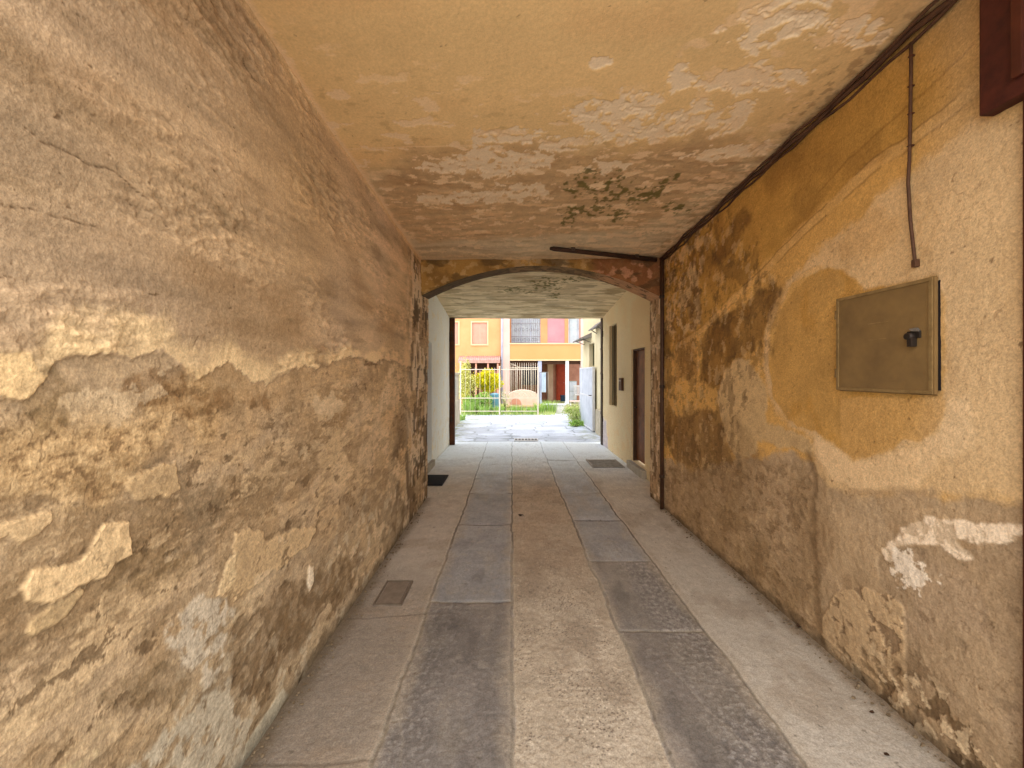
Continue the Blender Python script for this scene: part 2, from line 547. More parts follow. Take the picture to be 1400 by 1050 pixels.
    p.over(end * p.flakes(6, 0.16, 249, 0.03, 1.3, 0.5) * 0.85, (78, 60, 38), -0.006, 0.2, 250)
    # hair cracks in the lower coats
    ck = np.abs(fbm(U, V, 4.2, 4, 255, 0.6))
    p.over(low * (1 - sstep(0.004, 0.018, ck)) * 0.5 * p.flakes(1.8, -0.1, 256, 0.1), (92, 68, 42), -0.0025)
    # light wear where wall meets ceiling
    top = sstep(-0.05, -0.02, V - zceil(XL, U) + 0.012 * fbm(U, V, 12, 3, 260))
    p.over(top * 0.6, (206, 174, 126), 0.003, 0.1, 261)
    p.h += 0.0012 * fbm(U, V, 45, 3, 262)
    p.h += 0.0006 * fbm(U * 0.8, V, 60, 4, 264, 0.6)
    p.mult(1 + 0.20 * fbm(U * 0.7, V, 70, 4, 265, 0.65) * (0.6 + 0.6 * low))
    p.cavity(sh, 5, 40); p.cavity(sh, 18, 10)
    p.mult(0.90 + 0.54 * sstep(1.1, 4.0, U))  # light painted in: colour lifts with depth for the dim far end
    # dirt line along the floor
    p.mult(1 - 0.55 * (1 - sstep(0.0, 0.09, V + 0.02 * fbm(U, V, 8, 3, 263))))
    X = XL + p.h
    Pt = np.stack([X, U, V], -1).reshape(sh + (3,))
    s = Sheet()
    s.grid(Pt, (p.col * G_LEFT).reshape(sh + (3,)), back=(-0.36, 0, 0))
    o = s.build('passage_wall', M_wall)
    tag(o, 'rough brown plaster wall of the passage, peeling and scabby below a cream hem, on the left', 'wall')


# ---------------------------------------------------------------- right wall
def right_wall():
    pxs = np.arange(1460, 888.5, -1.25 * QQ)
    us = np.concatenate([np.linspace(Y_MOUTH, F * XR / (1460 - VX) - 0.01, 70), F * XR / (pxs - VX)])
    us = us[us <= Y_ARCH1 + 0.03]
    vs = np.arange(-0.03, 3.1, 0.0049 * QQ)
    U, V = np.meshgrid(us, vs); sh = U.shape
    p = Paint(U.ravel(), V.ravel(), (206, 158, 84))
    U, V = p.U, p.V
    n1 = fbm(U, V, 1.7, 5, 311)
    p.mult(1 + 0.18 * n1)
    p.h += 0.010 * fbm(U, V, 1.3, 2, 312) + 0.0012 * fbm(U, V, 40, 4, 313)
    # golden ochre distemper of the upper part
    up = p.poly(zr([(1500, -900), (1320, -420), (1080, -400), (800, -220), (650, -110), (480, 60), (330, 210), (150, 400), (-60, 560), (-60, -300), (300, -800)]), 0.04, 0.02, 320)
    p.over(up * 0.95, (184, 138, 64), 0.001, 0.22, 321, 5)
    dko = sstep(0.05, 0.4, fbm(U, V, 1.4, 4, 322))
    p.over(up * dko * 0.6, (150, 108, 48), 0, 0.2, 323)
    # pale buff field round the cabinet
    fld = p.poly(zr([(1700, -360), (1130, -350), (1010, -240), (880, -150), (720, -10), (560, 130), (430, 250), (400, 330), (380, 470), (390, 640), (470, 740), (560, 790), (560, 1000), (1700, 1000)]), 0.05, 0.03, 325)
    p.over(fld, (216, 178, 122), 0.001, 0.14, 326, 4)
    p.over(fld * sstep(0.05, 0.35, fbm(U, V, 2.4, 5, 327)) * 0.55, (204, 160, 98), 0, 0.16, 328)
    p.over(fld * sstep(0.1, 0.4, fbm(U, V * 0.5, 4.4, 5, 329)) * 0.35, (186, 144, 88), 0, 0.16, 330)
    p.over(fld * sstep(1.6, 1.35, U) * 0.4, (214, 176, 118))
    # brown damp patches
    for i, (pts, rgb, op) in enumerate([
            ([(155, 405), (260, 330), (330, 280), (430, 195), (442, 260), (392, 340), (380, 420), (330, 480), (330, 500), (270, 512), (240, 540), (230, 590), (200, 612), (150, 580)], (116, 80, 32), 0.95),
            ([(25, 640), (60, 700), (200, 690), (240, 760), (262, 840), (280, 880), (200, 912), (130, 900), (100, 892), (50, 850), (20, 760)], (122, 86, 40), 0.92),
            ([(175, 135), (240, 70), (280, -20), (320, -40), (330, 0), (280, 90), (240, 150), (190, 182)], (116, 80, 36), 0.85),
            ([(98, 190), (130, 168), (146, 250), (152, 372), (118, 372), (100, 300)], (126, 98, 60), 0.85),
            ([(10, 390), (50, 390), (50, 600), (10, 610)], (104, 76, 38), 0.7),
            ([(60, 415), (130, 400), (140, 560), (60, 580)], (142, 100, 48), 0.7),
            ([(300, 850), (350, 840), (370, 880), (330, 900)], (150, 100, 40), 0.9)]):
        m = p.poly(zr(pts), 0.07, 0.028, 340 + i)
        m = m * (0.72 + 0.28 * sstep(-0.3, 0.25, fbm(U, V * 0.5, 6, 5, 390 + i)))
        p.over(m * op * 0.95, tuple(np.array(rgb) + (2, 2, 2)), -0.002, 0.4, 350 + i)
    # scabby pale area by the pipe
    pipe = p.poly(zr([(-80, -80), (230, -120), (190, 60), (150, 200), (150, 380), (60, 420), (-80, 420)]), 0.08, 0.03, 360)
    p.over(pipe * p.flakes(6, -0.02, 361, 0.05) * 0.75, (192, 158, 108), 0.003, 0.22, 362)
    p.over(pipe * p.flakes(9, 0.18, 363, 0.04) * 0.7, (120, 84, 44), -0.003, 0.2, 364)
    # ochre sunburst left of and under the cabinet
    och = zr([(402, 400), (430, 320), (480, 232), (550, 190), (620, 168), (700, 200), (745, 255), (1000, 200), (1040, 300), (1030, 640), (1012, 760), (950, 800), (880, 790), (830, 832), (700, 872), (650, 830), (560, 762), (460, 722), (412, 640), (396, 520)])
    m = p.poly(och, 0.022, 0.011, 370)
    p.over(m * 0.95, (192, 146, 74), 0.001, 0.26, 371, 5)
    p.over(m * sstep(0.0, 0.3, fbm(U, V * 0.6, 3.4, 4, 372)) * 0.45, (184, 132, 50), 0, 0.1, 373)
    und = p.poly(zr([(650, 640), (1040, 640), (1020, 760), (950, 800), (880, 790), (830, 832), (700, 872), (655, 830)]), 0.012, 0.006, 374)
    p.over(und * 0.9, (200, 154, 86), 0.001, 0.1, 375)
    rim = p.poly(zr([(396, 340), (440, 260), (500, 205), (560, 170), (620, 160), (560, 190), (490, 240), (440, 330), (415, 420), (405, 520), (390, 500)]), 0.02, 0.008, 376)
    p.over(rim * 0.5, (216, 170, 98), 0.002, 0.12, 377)
    # plastered-over chase climbing to the right
    ch = [RW(*q) for q in [(1330, 122), (1305, 145), (1265, 175), (1235, 200), (1190, 228), (1150, 268), (1085, 328), (1040, 375), (1000, 412), (955, 455), (930, 470)]]
    m = p.line(ch, 0.028, 0.016, 0.010, 380)
    p.over(m * 0.55 * (0.5 + 0.5 * p.flakes(4, -0.1, 383, 0.2)), (200, 158, 96), 0.004, 0.25, 381)
    ch2 = p.line(ch, 0.034, 0.016, 0.005, 380) - p.line(ch, 0.026, 0.016, 0.006, 380)
    p.over(np.clip(ch2, 0, 1) * 0.55 * p.flakes(5, -0.1, 382, 0.1), (120, 82, 38), -0.003)
    dg = p.line([RW(*q) for q in [(1330, 60), (1270, 120), (1180, 200), (1120, 262)]], 0.006, 0.014, 0.006, 384)
    p.over(dg * 0.5, (140, 96, 40), -0.002)
    # ---------------- lower half
    lo = p.poly(zb([(-80, 20), (30, 60), (120, 110), (260, 60), (430, 40), (500, 90), (540, 160), (620, 170), (760, 168), (900, 185), (1100, 170), (1400, 160), (1400, 2000), (-80, 2000)]), 0.06, 0.028, 400)
    p.over(lo, (182, 152, 110), -0.002, 0.22, 401, 5)
    p.over(lo * sstep(0.0, 0.35, fbm(U, V, 2.0, 5, 402)) * 0.6, (160, 128, 88), 0, 0.2, 403)
    p.over(lo * sstep(0.05, 0.35, fbm(U, V, 3.1, 5, 404)) * 0.5, (190, 162, 122), 0, 0.15, 405)
    # grey-buff patch at mid height
    gp = p.poly(zr([(240, 540), (280, 508), (330, 503), (342, 550), (390, 600), (392, 720), (440, 740), (545, 790), (545, 840), (480, 810), (360, 800), (350, 840), (290, 862), (250, 800), (220, 700), (215, 620)]), 0.04, 0.018, 410)
    p.over(gp * 0.8, (190, 160, 112), 0.003, 0.14, 411)
    # cream spill under the ochre
    sp = p.poly(zr([(560, 770), (650, 832), (700, 874), (830, 834), (950, 802), (1012, 762), (1035, 640), (1110, 640), (1130, 760), (1110, 830), (1010, 850), (960, 960), (760, 980), (640, 940), (560, 860)]), 0.03, 0.02, 415)
    p.over(sp * 0.85, (228, 192, 138), 0.002, 0.1, 416)
    # mottled brown zone toward the pipe
    mz = p.poly(zb([(-80, 40), (60, 100), (300, 60), (480, 110), (505, 300), (510, 560), (520, 640), (300, 500), (100, 330), (-80, 200)]), 0.06, 0.04, 420)
    p.over(mz * 0.5, (158, 128, 90), 0, 0.3, 421)
    for k, (fr, t, rgb, dh, op) in enumerate([(4, 0.08, (126, 96, 58), -0.003, 0.75), (7, 0.16, (186, 156, 112), 0.003, 0.65), (12, 0.2, (108, 80, 46), -0.003, 0.6), (20, 0.26, (200, 170, 124), 0.002, 0.5)]):
        p.over(mz * p.flakes(fr, t, 425 + k, 0.03, 0.8, 1.1, 6, 0.62) * op * 0.55, rgb, dh * 1.4, 0.25, 430 + k)
    # vertical stain
    vs_ = p.line([zb([q])[0] for q in [(485, 60), (500, 180), (492, 300), (496, 400), (505, 560), (520, 640)]], 0.022, 0.03, 0.022, 440)
    p.over(vs_ * 0.7, (112, 84, 52), -0.002, 0.2, 441)
    # pale broken strip
    st = p.poly(zb([(540, 540), (560, 490), (640, 470), (700, 490), (750, 500), (776, 545), (782, 640), (776, 720), (780, 830), (760, 830), (700, 795), (600, 705), (520, 625), (520, 560)]), 0.02, 0.005, 445)
    p.over(st * 0.75, (194, 162, 116), 0.005, 0.2, 446)
    p.over(st * p.flakes(11, 0.22, 447, 0.04) * 0.75, (134, 106, 74), -0.005, 0.15, 448)
    # brownish grey render panel beside it
    gr = p.poly(zb([(700, 380), (720, 350), (800, 345), (1000, 350), (1160, 325), (1500, 300), (1500, 1400), (1000, 1200), (860, 960), (790, 840), (782, 700), (785, 600), (776, 530), (740, 495), (705, 470)]), 0.016, 0.006, 450)
    p.over(gr * 0.85, (170, 142, 104), -0.003, 0.2, 451, 6)
    p.over(gr * sstep(0.0, 0.3, fbm(U, V, 4, 5, 452)) * 0.4, (184, 156, 120), 0, 0.1, 453)
    p.over(gr * p.flakes(13, 0.36, 454, 0.06) * 0.5, (138, 112, 80), -0.002, 0.1, 455)
    for i, (pts, rgb, op) in enumerate([
            ([(60, -100), (260, -60), (330, 60), (300, 300), (420, 420), (470, 640), (420, 760), (260, 700), (120, 560), (40, 300)], (134, 106, 66), 0.55),
            ([(440, 40), (540, 130), (560, 330), (540, 560), (500, 600), (440, 480), (420, 260)], (140, 112, 74), 0.5),
            ([(560, 180), (700, 170), (720, 330), (640, 420), (560, 440)], (196, 166, 122), 0.5),
            ([(860, 700), (1000, 620), (1160, 720), (1160, 1100), (960, 1000), (840, 880)], (188, 160, 120), 0.4)]):
        m = p.poly(zb(pts), 0.10, 0.07, 456 + i)
        m = m * (0.5 + 0.5 * sstep(-0.25, 0.25, fbm(U, V * 0.45, 5, 5, 486 + i)))
        p.over(m * op, rgb, 0, 0.3, 476 + i)
    gz = p.poly(zr([(-80, 60), (200, -60), (330, 60), (440, 200), (420, 420), (330, 640), (300, 900), (-80, 900)]), 0.10, 0.08, 520)
    gm = sstep(0.12, 0.17, fbm(U, V * 0.55, 6, 6, 521, 0.62)) * gz
    p.over(gm * 0.42, (98, 72, 38), -0.002, 0.3, 522)
    gm = sstep(0.22, 0.26, fbm(U, V * 0.7, 13, 6, 523, 0.62)) * gz
    p.over(gm * 0.42, (86, 64, 36), -0.002, 0.2, 524)
    gm = sstep(0.24, 0.28, fbm(U, V * 0.7, 9, 6, 525, 0.62)) * gz
    p.over(gm * 0.38, (204, 168, 112), 0.002, 0.2, 526)
    nr = sstep(1.75, 1.45, U + 0.12 * fbm(U, V, 2.5, 4, 527)) * sstep(0.9, 1.3, V)
    p.over(nr * 0.35, (206, 178, 134), 0, 0.15, 528)
    # salt bloom
    wb = p.poly(zb([(715, 385), (728, 335), (770, 300), (800, 262), (860, 248), (1000, 268), (1160, 268), (1400, 250), (1400, 300), (1160, 322), (1040, 338), (960, 330), (995, 378), (930, 374), (895, 335), (800, 335), (752, 345), (742, 395)]), 0.024, 0.008, 460, 12)
    p.over(wb * (0.45 + 0.55 * p.flakes(10, -0.12, 461, 0.1)), (240, 214, 174), 0.003, 0.1, 462)
    spl = p.blob(zb([(795, 415)])[0], (0.075, 0.065), 1.3, 0.12, 463, 22)
    p.over(spl * 0.9, (240, 220, 186), 0.002)
    dk = p.line([zb([q])[0] for q in [(600, 180), (640, 168), (760, 165), (850, 172)]], 0.014, 0.02, 0.014, 465)
    p.over(dk * 0.35, (150, 120, 84))
    # crumbling base
    base = 1 - sstep(0.10, 0.34, V + 0.10 * fbm(U, V, 4, 4, 470))
    base = base * sstep(2.3, 1.7, U)
    p.over(base * 0.6, (150, 122, 84), -0.002, 0.25, 471)
    p.over(base * p.flakes(9, 0.06, 472, 0.04) * 0.8, (112, 86, 54), -0.005, 0.2, 473)
    p.over(base * p.flakes(13, 0.22, 474, 0.04) * 0.8, (206, 178, 134), 0.004, 0.2, 475)
    # general crazing, nicks
    ck = np.abs(fbm(U, V, 3.4, 4, 480, 0.6))
    p.over((1 - sstep(0.003, 0.012, ck)) * 0.4 * p.flakes(1.5, 0.0, 481, 0.1), (120, 86, 48), -0.002)
    nk = p.flakes(24, 0.66, 482, 0.04)
    p.over(nk * 0.6, (112, 80, 44), -0.002)
    p.h += 0.0016 * fbm(U, V, 26, 3, 483) * (0.4 + lo)
    # pier behind the pipe is a paler scabby plaster
    pier = sstep(4.40, 4.44, U)
    p.over(pier * 0.9, (164, 134, 96), 0, 0.3, 490)
    p.over(pier * p.flakes(6, 0.1, 491, 0.04, 1.5, 0.5) * 0.75, (110, 82, 50), -0.003, 0.2, 492)
    p.over(pier * p.flakes(8, 0.18, 493, 0.04, 1.5, 0.5) * 0.8, (206, 180, 140), 0.003, 0.2, 494)
    p.h += 0.0014 * fbm(U * 0.8, V, 18, 6, 496, 0.62)
    p.mult(1 + 0.14 * fbm(U * 0.8, V * 0.8, 70, 4, 497, 0.65))
    p.cavity(sh, 5, 36); p.cavity(sh, 18, 14)
    p.mult(0.90 + 0.42 * sstep(1.5, 4.2, U))  # colour gain along the wall makes up for light fading further in
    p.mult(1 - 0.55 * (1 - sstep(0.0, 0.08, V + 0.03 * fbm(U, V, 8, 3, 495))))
    X = XR - p.h
    Pt = np.stack([X, U, V], -1).reshape(sh + (3,))
    s = Sheet()
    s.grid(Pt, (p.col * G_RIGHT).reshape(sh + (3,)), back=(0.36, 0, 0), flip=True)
    o = s.build('passage_wall', M_wall)
    tag(o, 'ochre and buff stained plaster wall of the passage, holding the metal cabinet, on the right', 'wall')


# ---------------------------------------------------------------- ceiling of the front bay
def front_ceiling():
    pys = np.arange(-70, 356.5, 1.15 * QQ)
    ys = np.concatenate([np.linspace(Y_MOUTH, CE(700, -70)[1] - 0.01, 90), 1.52 / ((VY - pys) / F + 0.05)])
    ys = ys[ys <= Y_ARCH0 + 0.05]
    xs = np.arange(XL - 0.03, XR + 0.031, 0.0056 * QQ)
    X, Y = np.meshgrid(xs, ys); sh = X.shape
    p = Paint(X.ravel(), Y.ravel(), (206, 172, 114))
    U, V = p.U, p.V
    p.mult(1 + 0.10 * fbm(U * 0.5, V * 1.6, 1.4, 4, 511) + 0.04 * fbm(U, V, 9, 4, 512))
    p.over(sstep(0.0, 0.4, fbm(U * 0.6, V, 1.1, 4, 513)) * 0.4, (198, 154, 98), 0, 0.1, 514)
    p.h += 0.010 * fbm(U, V, 1.0, 2, 515) + 0.0006 * fbm(U, V, 30, 3, 516)
    # the far half has lost its skim: reed laths show as ridges across
    wob = 0.35 * fbm(U, V, 1.3, 4, 520)
    far = sstep(2.35, 2.75, V + wob + 0.10 * (U - 0.2))
    p.over(far * 0.9, (176, 154, 114), -0.002, 0.15, 521)
    lath = fbm(U * 0.22, V * 1.0, 9, 4, 522)
    p.h += far * 0.006 * lath
    p.mult(1 - far * 0.30 * sstep(0.0, 0.5, lath))
    p.over(far * sstep(0.2, 0.5, fbm(U * 0.3, V, 5.5, 5, 523)) * 0.7, (140, 110, 70), -0.002, 0.2, 524)
    p.over(far * sstep(0.16, 0.3, fbm(U * 0.45, V, 8, 5, 525, 0.6)) * 0.75, (214, 184, 136), 0.003, 0.1, 526)
    veryfar = sstep(3.3, 4.2, V)
    p.over(veryfar * 0.5, (180, 162, 128), 0, 0.2, 527)
    # grey damp around the middle
    dmp = p.poly(zc([(220, 330), (300, 265), (480, 255), (620, 280), (800, 250), (900, 260), (860, 330), (700, 420), (300, 440), (240, 400)]), 0.10, 0.08, 528)
    p.over(dmp * 0.7, (166, 132, 88), 0, 0.25, 529)
    # bare bright flakes of lime
    for i, (cx, cy, rx, ry) in enumerate([(655, 222, 58, 34), (600, 204, 34, 10), (700, 190, 30, 14), (738, 238, 32, 20), (792, 218, 26, 22), (868, 216, 30, 26), (905, 150, 92, 17), (770, 148, 22, 17), (945, 62, 82, 24),
                                          (965, 22, 66, 9), (430, 295, 66, 22), (520, 292, 30, 14), (462, 248, 58, 9), (560, 262, 44, 10), (640, 306, 34, 9), (1010, 36, 40, 14), (350, 300, 50, 8), (628, 114, 16, 5), (480, 350, 60, 10), (380, 360, 70, 8), (880, 280, 70, 10), (1090, 70, 60, 16)]):
        a = np.array(zc([(cx, cy)])[0]); b = np.array(zc([(cx + rx, cy)])[0]); c = np.array(zc([(cx, cy - ry)])[0]); d = np.array(zc([(cx, cy + ry)])[0])
        m = p.blob(a, (abs(b[0] - a[0]) + 0.01, abs(d[1] - c[1]) / 2 + 0.02), 1.1, 0.05, 530 + i, 8)
        hole = sstep(-0.30, -0.12, fbm(U, V, 15, 4, 560 + i))
        p.over(m * hole * 0.97, (250, 222, 174), -0.004, 0.08, 590 + i)
    # general small flaking in the middle belt
    belt = sstep(1.8, 2.3, V + wob - 0.25 * U) * (1 - sstep(3.4, 4.0, V))
    p.over(belt * p.flakes(7, 0.30, 600, 0.03, 0.8, 1.4) * 0.8, (240, 206, 154), -0.002, 0.1, 601)
    p.over(belt * p.flakes(11, 0.40, 602, 0.05, 0.7, 1.5) * 0.3, (140, 106, 64), 0, 0.1, 603)
    p.over(sstep(1.0, 0.9, np.abs(U - 1.35) * 1.6) * sstep(0.8, 1.6, V) * p.flakes(5, 0.25, 604, 0.05, 0.8, 1.2) * 0.5, (226, 192, 142), 0, 0.1, 605)
    # green mould
    for i, (cx, cy, rx, ry) in enumerate([(600, 335, 32, 22), (648, 352, 26, 26), (700, 362, 30, 14), (742, 345, 16, 26), (770, 380, 34, 8), (600, 385, 40, 9), (570, 400, 10, 16), (660, 395, 18, 10)]):
        a = np.array(zc([(cx, cy)])[0]); b = np.array(zc([(cx + rx, cy)])[0]); c = np.array(zc([(cx, cy - ry)])[0]); d = np.array(zc([(cx, cy + ry)])[0])
        m = p.blob(a, (abs(b[0] - a[0]) * 0.9 + 0.01, abs(d[1] - c[1]) / 2 + 0.01), 1.1, 0.14, 620 + i, 12)
        m = m * sstep(-0.08, 0.14, fbm(U, V, 15, 4, 640 + i))
        p.over(m * 0.85, (84, 76, 28), 0.001, 0.2, 660 + i)
    # seams
    k = p.line([(XL, 2.42), (XL + 0.45, 2.40), (XL + 0.95, 2.41)], 0.004, 0.01, 0.004, 680)
    p.over(k * 0.6, (228, 194, 144), -0.001)
    edge = 1 - sstep(0.0, 0.045, U - XL + 0.02 * fbm(U, V, 7, 4, 681))
    p.over(edge * 0.75, (222, 190, 142), -0.002, 0.12, 682)
    er = sstep(XR - 0.16, XR - 0.05, U + 0.06 * fbm(U, V, 5, 4, 683))
    p.over(er * 0.5, (176, 144, 100), 0, 0.25, 684)
    er2 = sstep(XR - 0.30, XR - 0.1, U + 0.12 * fbm(U, V, 4, 4, 685))
    p.over(er2 * p.flakes(14, 0.12, 686, 0.05) * 0.6, (140, 108, 68), 0.001, 0.2, 687)
    nk = p.flakes(22, 0.72, 688, 0.03)
    p.over(nk * 0.6, (120, 86, 50))
    p.mult(1 + 0.09 * fbm(U, V, 60, 4, 690, 0.65))
    p.cavity(sh, 5, 45)
    p.mult(1 + 0.35 * sstep(1.6, 4.0, p.V))  # far ceiling painted brighter against the weak light there
    Z = zceil(p.U, p.V) - p.h
    Pt = np.stack([p.U, p.V, Z], -1).reshape(sh + (3,))
    s = Sheet()
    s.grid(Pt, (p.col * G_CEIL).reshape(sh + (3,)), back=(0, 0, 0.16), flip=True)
    o = s.build('passage_ceiling', M_ceil)
    tag(o, 'peach plaster ceiling of the front bay with white flaking patches and green mould', 'ceiling')
    b = MB(); b.box((-2.0, Y_MOUTH, 3.24), (2.6, 8.62, 3.6)); b.build('roof_slab', M_slab, o)


# ---------------------------------------------------------------- arch between the bays
def zarc(x):
    t = np.clip((x - 0.31) / 1.36, -1.03, 1.03)
    return 2.375 + 0.350 * (1 - t * t)


def arch():
    xs = np.arange(XL - 0.03, XR + 0.04, 0.008)
    s = Sheet()
    # front face
    ts = np.linspace(0, 1, 60)
    X, T = np.meshgrid(xs, ts)
    A = zarc(X); Z = A + (zceil(X, Y_ARCH0) + 0.03 - A) * T
    p = Paint(X.ravel(), Z.ravel(), (150, 112, 58))
    U, V = p.U, p.V
    p.over(sstep(-0.1, 0.3, fbm(U, V, 3, 4, 701)) * 0.7, (112, 82, 42), 0, 0.3, 702)
    p.over(p.flakes(8, 0.22, 703, 0.08) * 0.45, (186, 152, 100), 0.003, 0.2, 704)
    red = sstep(0.75, 1.05, U + 0.15 * fbm(U, V, 5, 4, 705))
    p.over(red * 0.75, (118, 70, 44), 0, 0.3, 706)
    p.over(red * p.flakes(7, 0.22, 707, 0.07) * 0.55, (190, 136, 100), 0.003, 0.2, 708)
    mid = sstep(0.5, 0.2, np.abs(U - 0.35) + 0.12 * fbm(U, V, 6, 4, 709))
    p.over(mid * p.flakes(9, 0.0, 710) * 0.8, (150, 124, 88), 0.002, 0.3, 711)
    p.over(p.flakes(5, 0.20, 712, 0.09, 0.6, 1.3) * 0.6, (70, 54, 32), -0.003, 0.2, 713)
    p.h += 0.003 * fbm(U, V, 18, 4, 714)
    s.grid(np.stack([U, Y_ARCH0 - p.h, V], -1).reshape(X.shape + (3,)), (p.col * G_ARCH).reshape(X.shape + (3,)))
    # soffit
    ys = np.linspace(Y_ARCH0, Y_ARCH1, 50)
    X, Y = np.meshgrid(xs, ys)
    p = Paint(X.ravel(), Y.ravel(), (128, 100, 62))
    U, V = p.U, p.V
    p.over(p.flakes(5, 0.05, 720) * 0.8, (92, 72, 44), 0, 0.3, 721)
    rt = sstep(0.9, 1.15, U)
    p.over(rt * 0.85, (182, 136, 96), 0, 0.25, 722)  # right end of the soffit painted lighter, as if lit
    p.over(p.flakes(9, 0.25, 723) * 0.7, (62, 46, 28), 0.002, 0.2, 724)
    lt = sstep(0.1, -0.2, U)
    p.over(lt * 0.7, (72, 58, 36), 0, 0.3, 725)
    Z = zarc(U) + 0.10 * (V - Y_ARCH0) + 0.002 * fbm(U, V, 18, 4, 726)
    s.grid(np.stack([U, V, Z], -1).reshape(X.shape + (3,)), (p.col * G_ARCH).reshape(X.shape + (3,)), flip=True)
    # rear face, up to the rear bay's ceiling
    X, T = np.meshgrid(xs[::2], np.linspace(0, 1, 12))
    A = zarc(X) + 0.10 * (Y_ARCH1 - Y_ARCH0)
    Z = A + (3.2 - A) * T
    C = np.ones(X.shape + (3,)) * lin((170, 150, 118)) * G_ARCH
    s.grid(np.stack([X, np.full_like(X, Y_ARCH1), Z], -1), C, flip=True)
    o = s.build('arch', M_wall)
    tag(o, 'shallow segmental plaster arch, ochre left and brick red right, spanning the passage', 'arch')


# ---------------------------------------------------------------- rear bay
XRL, XRR, Y_END = -1.33, 1.93, 8.5


def zceil2(y):
    return 2.914 - 0.1126 * (y - 6.64)


def rear_bay():
    # ceiling
    xs = np.arange(XRL - 0.05, XRR + 0.06, 0.012); ys = np.arange(Y_ARCH1, Y_END + 0.01, 0.012)
    X, Y = np.meshgrid(xs, ys)
    p = Paint(X.ravel(), Y.ravel(), (176, 158, 124))
    U, V = p.U, p.V
    lath = fbm(U * 0.25, V, 8, 4, 801)
    p.mult(1 - 0.28 * sstep(-0.1, 0.5, lath))
    p.h += 0.006 * lath
    p.over(p.flakes(5, 0.12, 802, 0.05, 0.35, 1.2) * 0.6, (206, 190, 156), 0.002, 0.1, 803)
    p.over(p.flakes(4, 0.24, 804, 0.05, 0.35, 1.3) * 0.6, (128, 108, 74), 0, 0.2, 805)
    for i, (c, r) in enumerate([((0.0, 6.6), (0.14, 0.16)), ((0.55, 6.35), (0.22, 0.25)), ((0.28, 6.7), (0.1, 0.1)), ((0.75, 6.9), (0.1, 0.14)), ((0.95, 6.1), (0.2, 0.1))]):
        m = p.blob(c, r, 1.4, 0.12, 806 + i, 11) * sstep(-0.1, 0.1, fbm(U, V, 14, 4, 816 + i))
        p.over(m * 0.85, (88, 82, 40), 0, 0.2, 826 + i)
    s = Sheet()
    s.grid(np.stack([U, V, zceil2(V) - p.h], -1).reshape(X.shape + (3,)), (p.col * G_REAR).reshape(X.shape + (3,)), back=(0, 0, 0.3), flip=True)
    o = s.build('passage_ceiling', M_ceil)
    tag(o, 'grey weathered plaster ceiling of the rear bay beyond the arch', 'ceiling')

    def side(xw, sgn, label, holes, seed, base, lo_c, parts):
        t = thing('passage_wall', label, 'wall', (xw, 6.7, 0))
        ys = np.arange(Y_ARCH1 - 0.05, Y_END + 0.005, 0.01 * QQ); zs = np.arange(-0.02, 3.2, 0.01 * QQ)
        for (a, b, c, d) in holes:                      # snap grid lines to the openings
            for v in (a, b): ys[np.argmin(abs(ys - v))] = v
            for v in (c, d): zs[np.argmin(abs(zs - v))] = v
        Yg, Zg = np.meshgrid(ys, zs)
        p = Paint(Yg.ravel(), Zg.ravel(), base)
        U, V = p.U, p.V
        p.mult(1 + 0.16 * fbm(U, V, 2.2, 5, seed))
        p.over(sstep(0.1, 0.4, fbm(U, V * 0.6, 1.6, 5, seed + 1)) * 0.45, lo_c, 0, 0.2, seed + 2)
        lo = 1 - sstep(0.5, 1.0, V + 0.2 * fbm(U, V, 3, 4, seed + 3))
        p.over(lo * 0.55, tuple(0.92 * np.array(base)), 0, 0.25, seed + 4)
        p.over(lo * p.flakes(6, 0.2, seed + 5) * 0.7, lo_c, -0.003, 0.2, seed + 6)
        p.over(p.flakes(5, 0.36, seed + 7, 0.03) * 0.5, (210, 196, 160), 0.002, 0.1, seed + 8)
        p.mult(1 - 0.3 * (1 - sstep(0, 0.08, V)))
        p.h += 0.006 * fbm(U, V, 2, 3, seed + 9) + 0.0015 * fbm(U, V, 20, 3, seed + 10)
        parts(p)
        yc = (ys[:-1] + ys[1:]) / 2; zc_ = (zs[:-1] + zs[1:]) / 2
        Yc, Zc = np.meshgrid(yc, zc_)
        skip = np.zeros(Yc.shape, bool)
        for (a, b, c, d) in holes:
            skip |= (Yc > a) & (Yc < b) & (Zc > c) & (Zc < d)
        s = Sheet()
        Pt = np.stack([np.full_like(U, 0.0) - sgn * p.h, U - 6.7, V], -1).reshape(Yg.shape + (3,))
        s.grid(Pt, (p.col * G_REAR).reshape(Yg.shape + (3,)), flip=sgn > 0, skip=skip)
        # reveals
        for (a, b, c, d) in holes:
            q = [(a, c), (b, c), (b, d), (a, d)]
            for i in range(4):
                (y0, z0), (y1, z1) = q[i], q[(i + 1) % 4]
                Pq = np.array([[[sgn * -0.008, y0 - 6.7, z0], [sgn * -0.008, y1 - 6.7, z1]], [[sgn * 0.26, y0 - 6.7, z0], [sgn * 0.26, y1 - 6.7, z1]]], float)
                s.grid(Pq, np.ones((2, 2, 3)) * lin(base) * 0.8 * G_REAR, flip=sgn < 0)
        s.build('plaster', M_wall, t)
        return t

    # right side: door, window, letter box, end post
    def stain(p):
        m = p.poly([(7.9, -0.1), (8.6, -0.1), (8.6, 0.62), (8.1, 0.55)], 0.05, 0.03, 880)
        p.over(m * 0.6, (140, 142, 168), 0, 0.2, 881)
        q = p.poly([(5.2, 0.3), (5.75, 0.3), (5.75, 1.9), (6.4, 1.95), (6.4, 2.6), (5.2, 2.9)], 0.08, 0.06, 882)
        p.over(q * 0.35, (176, 138, 86), 0, 0.2, 883)
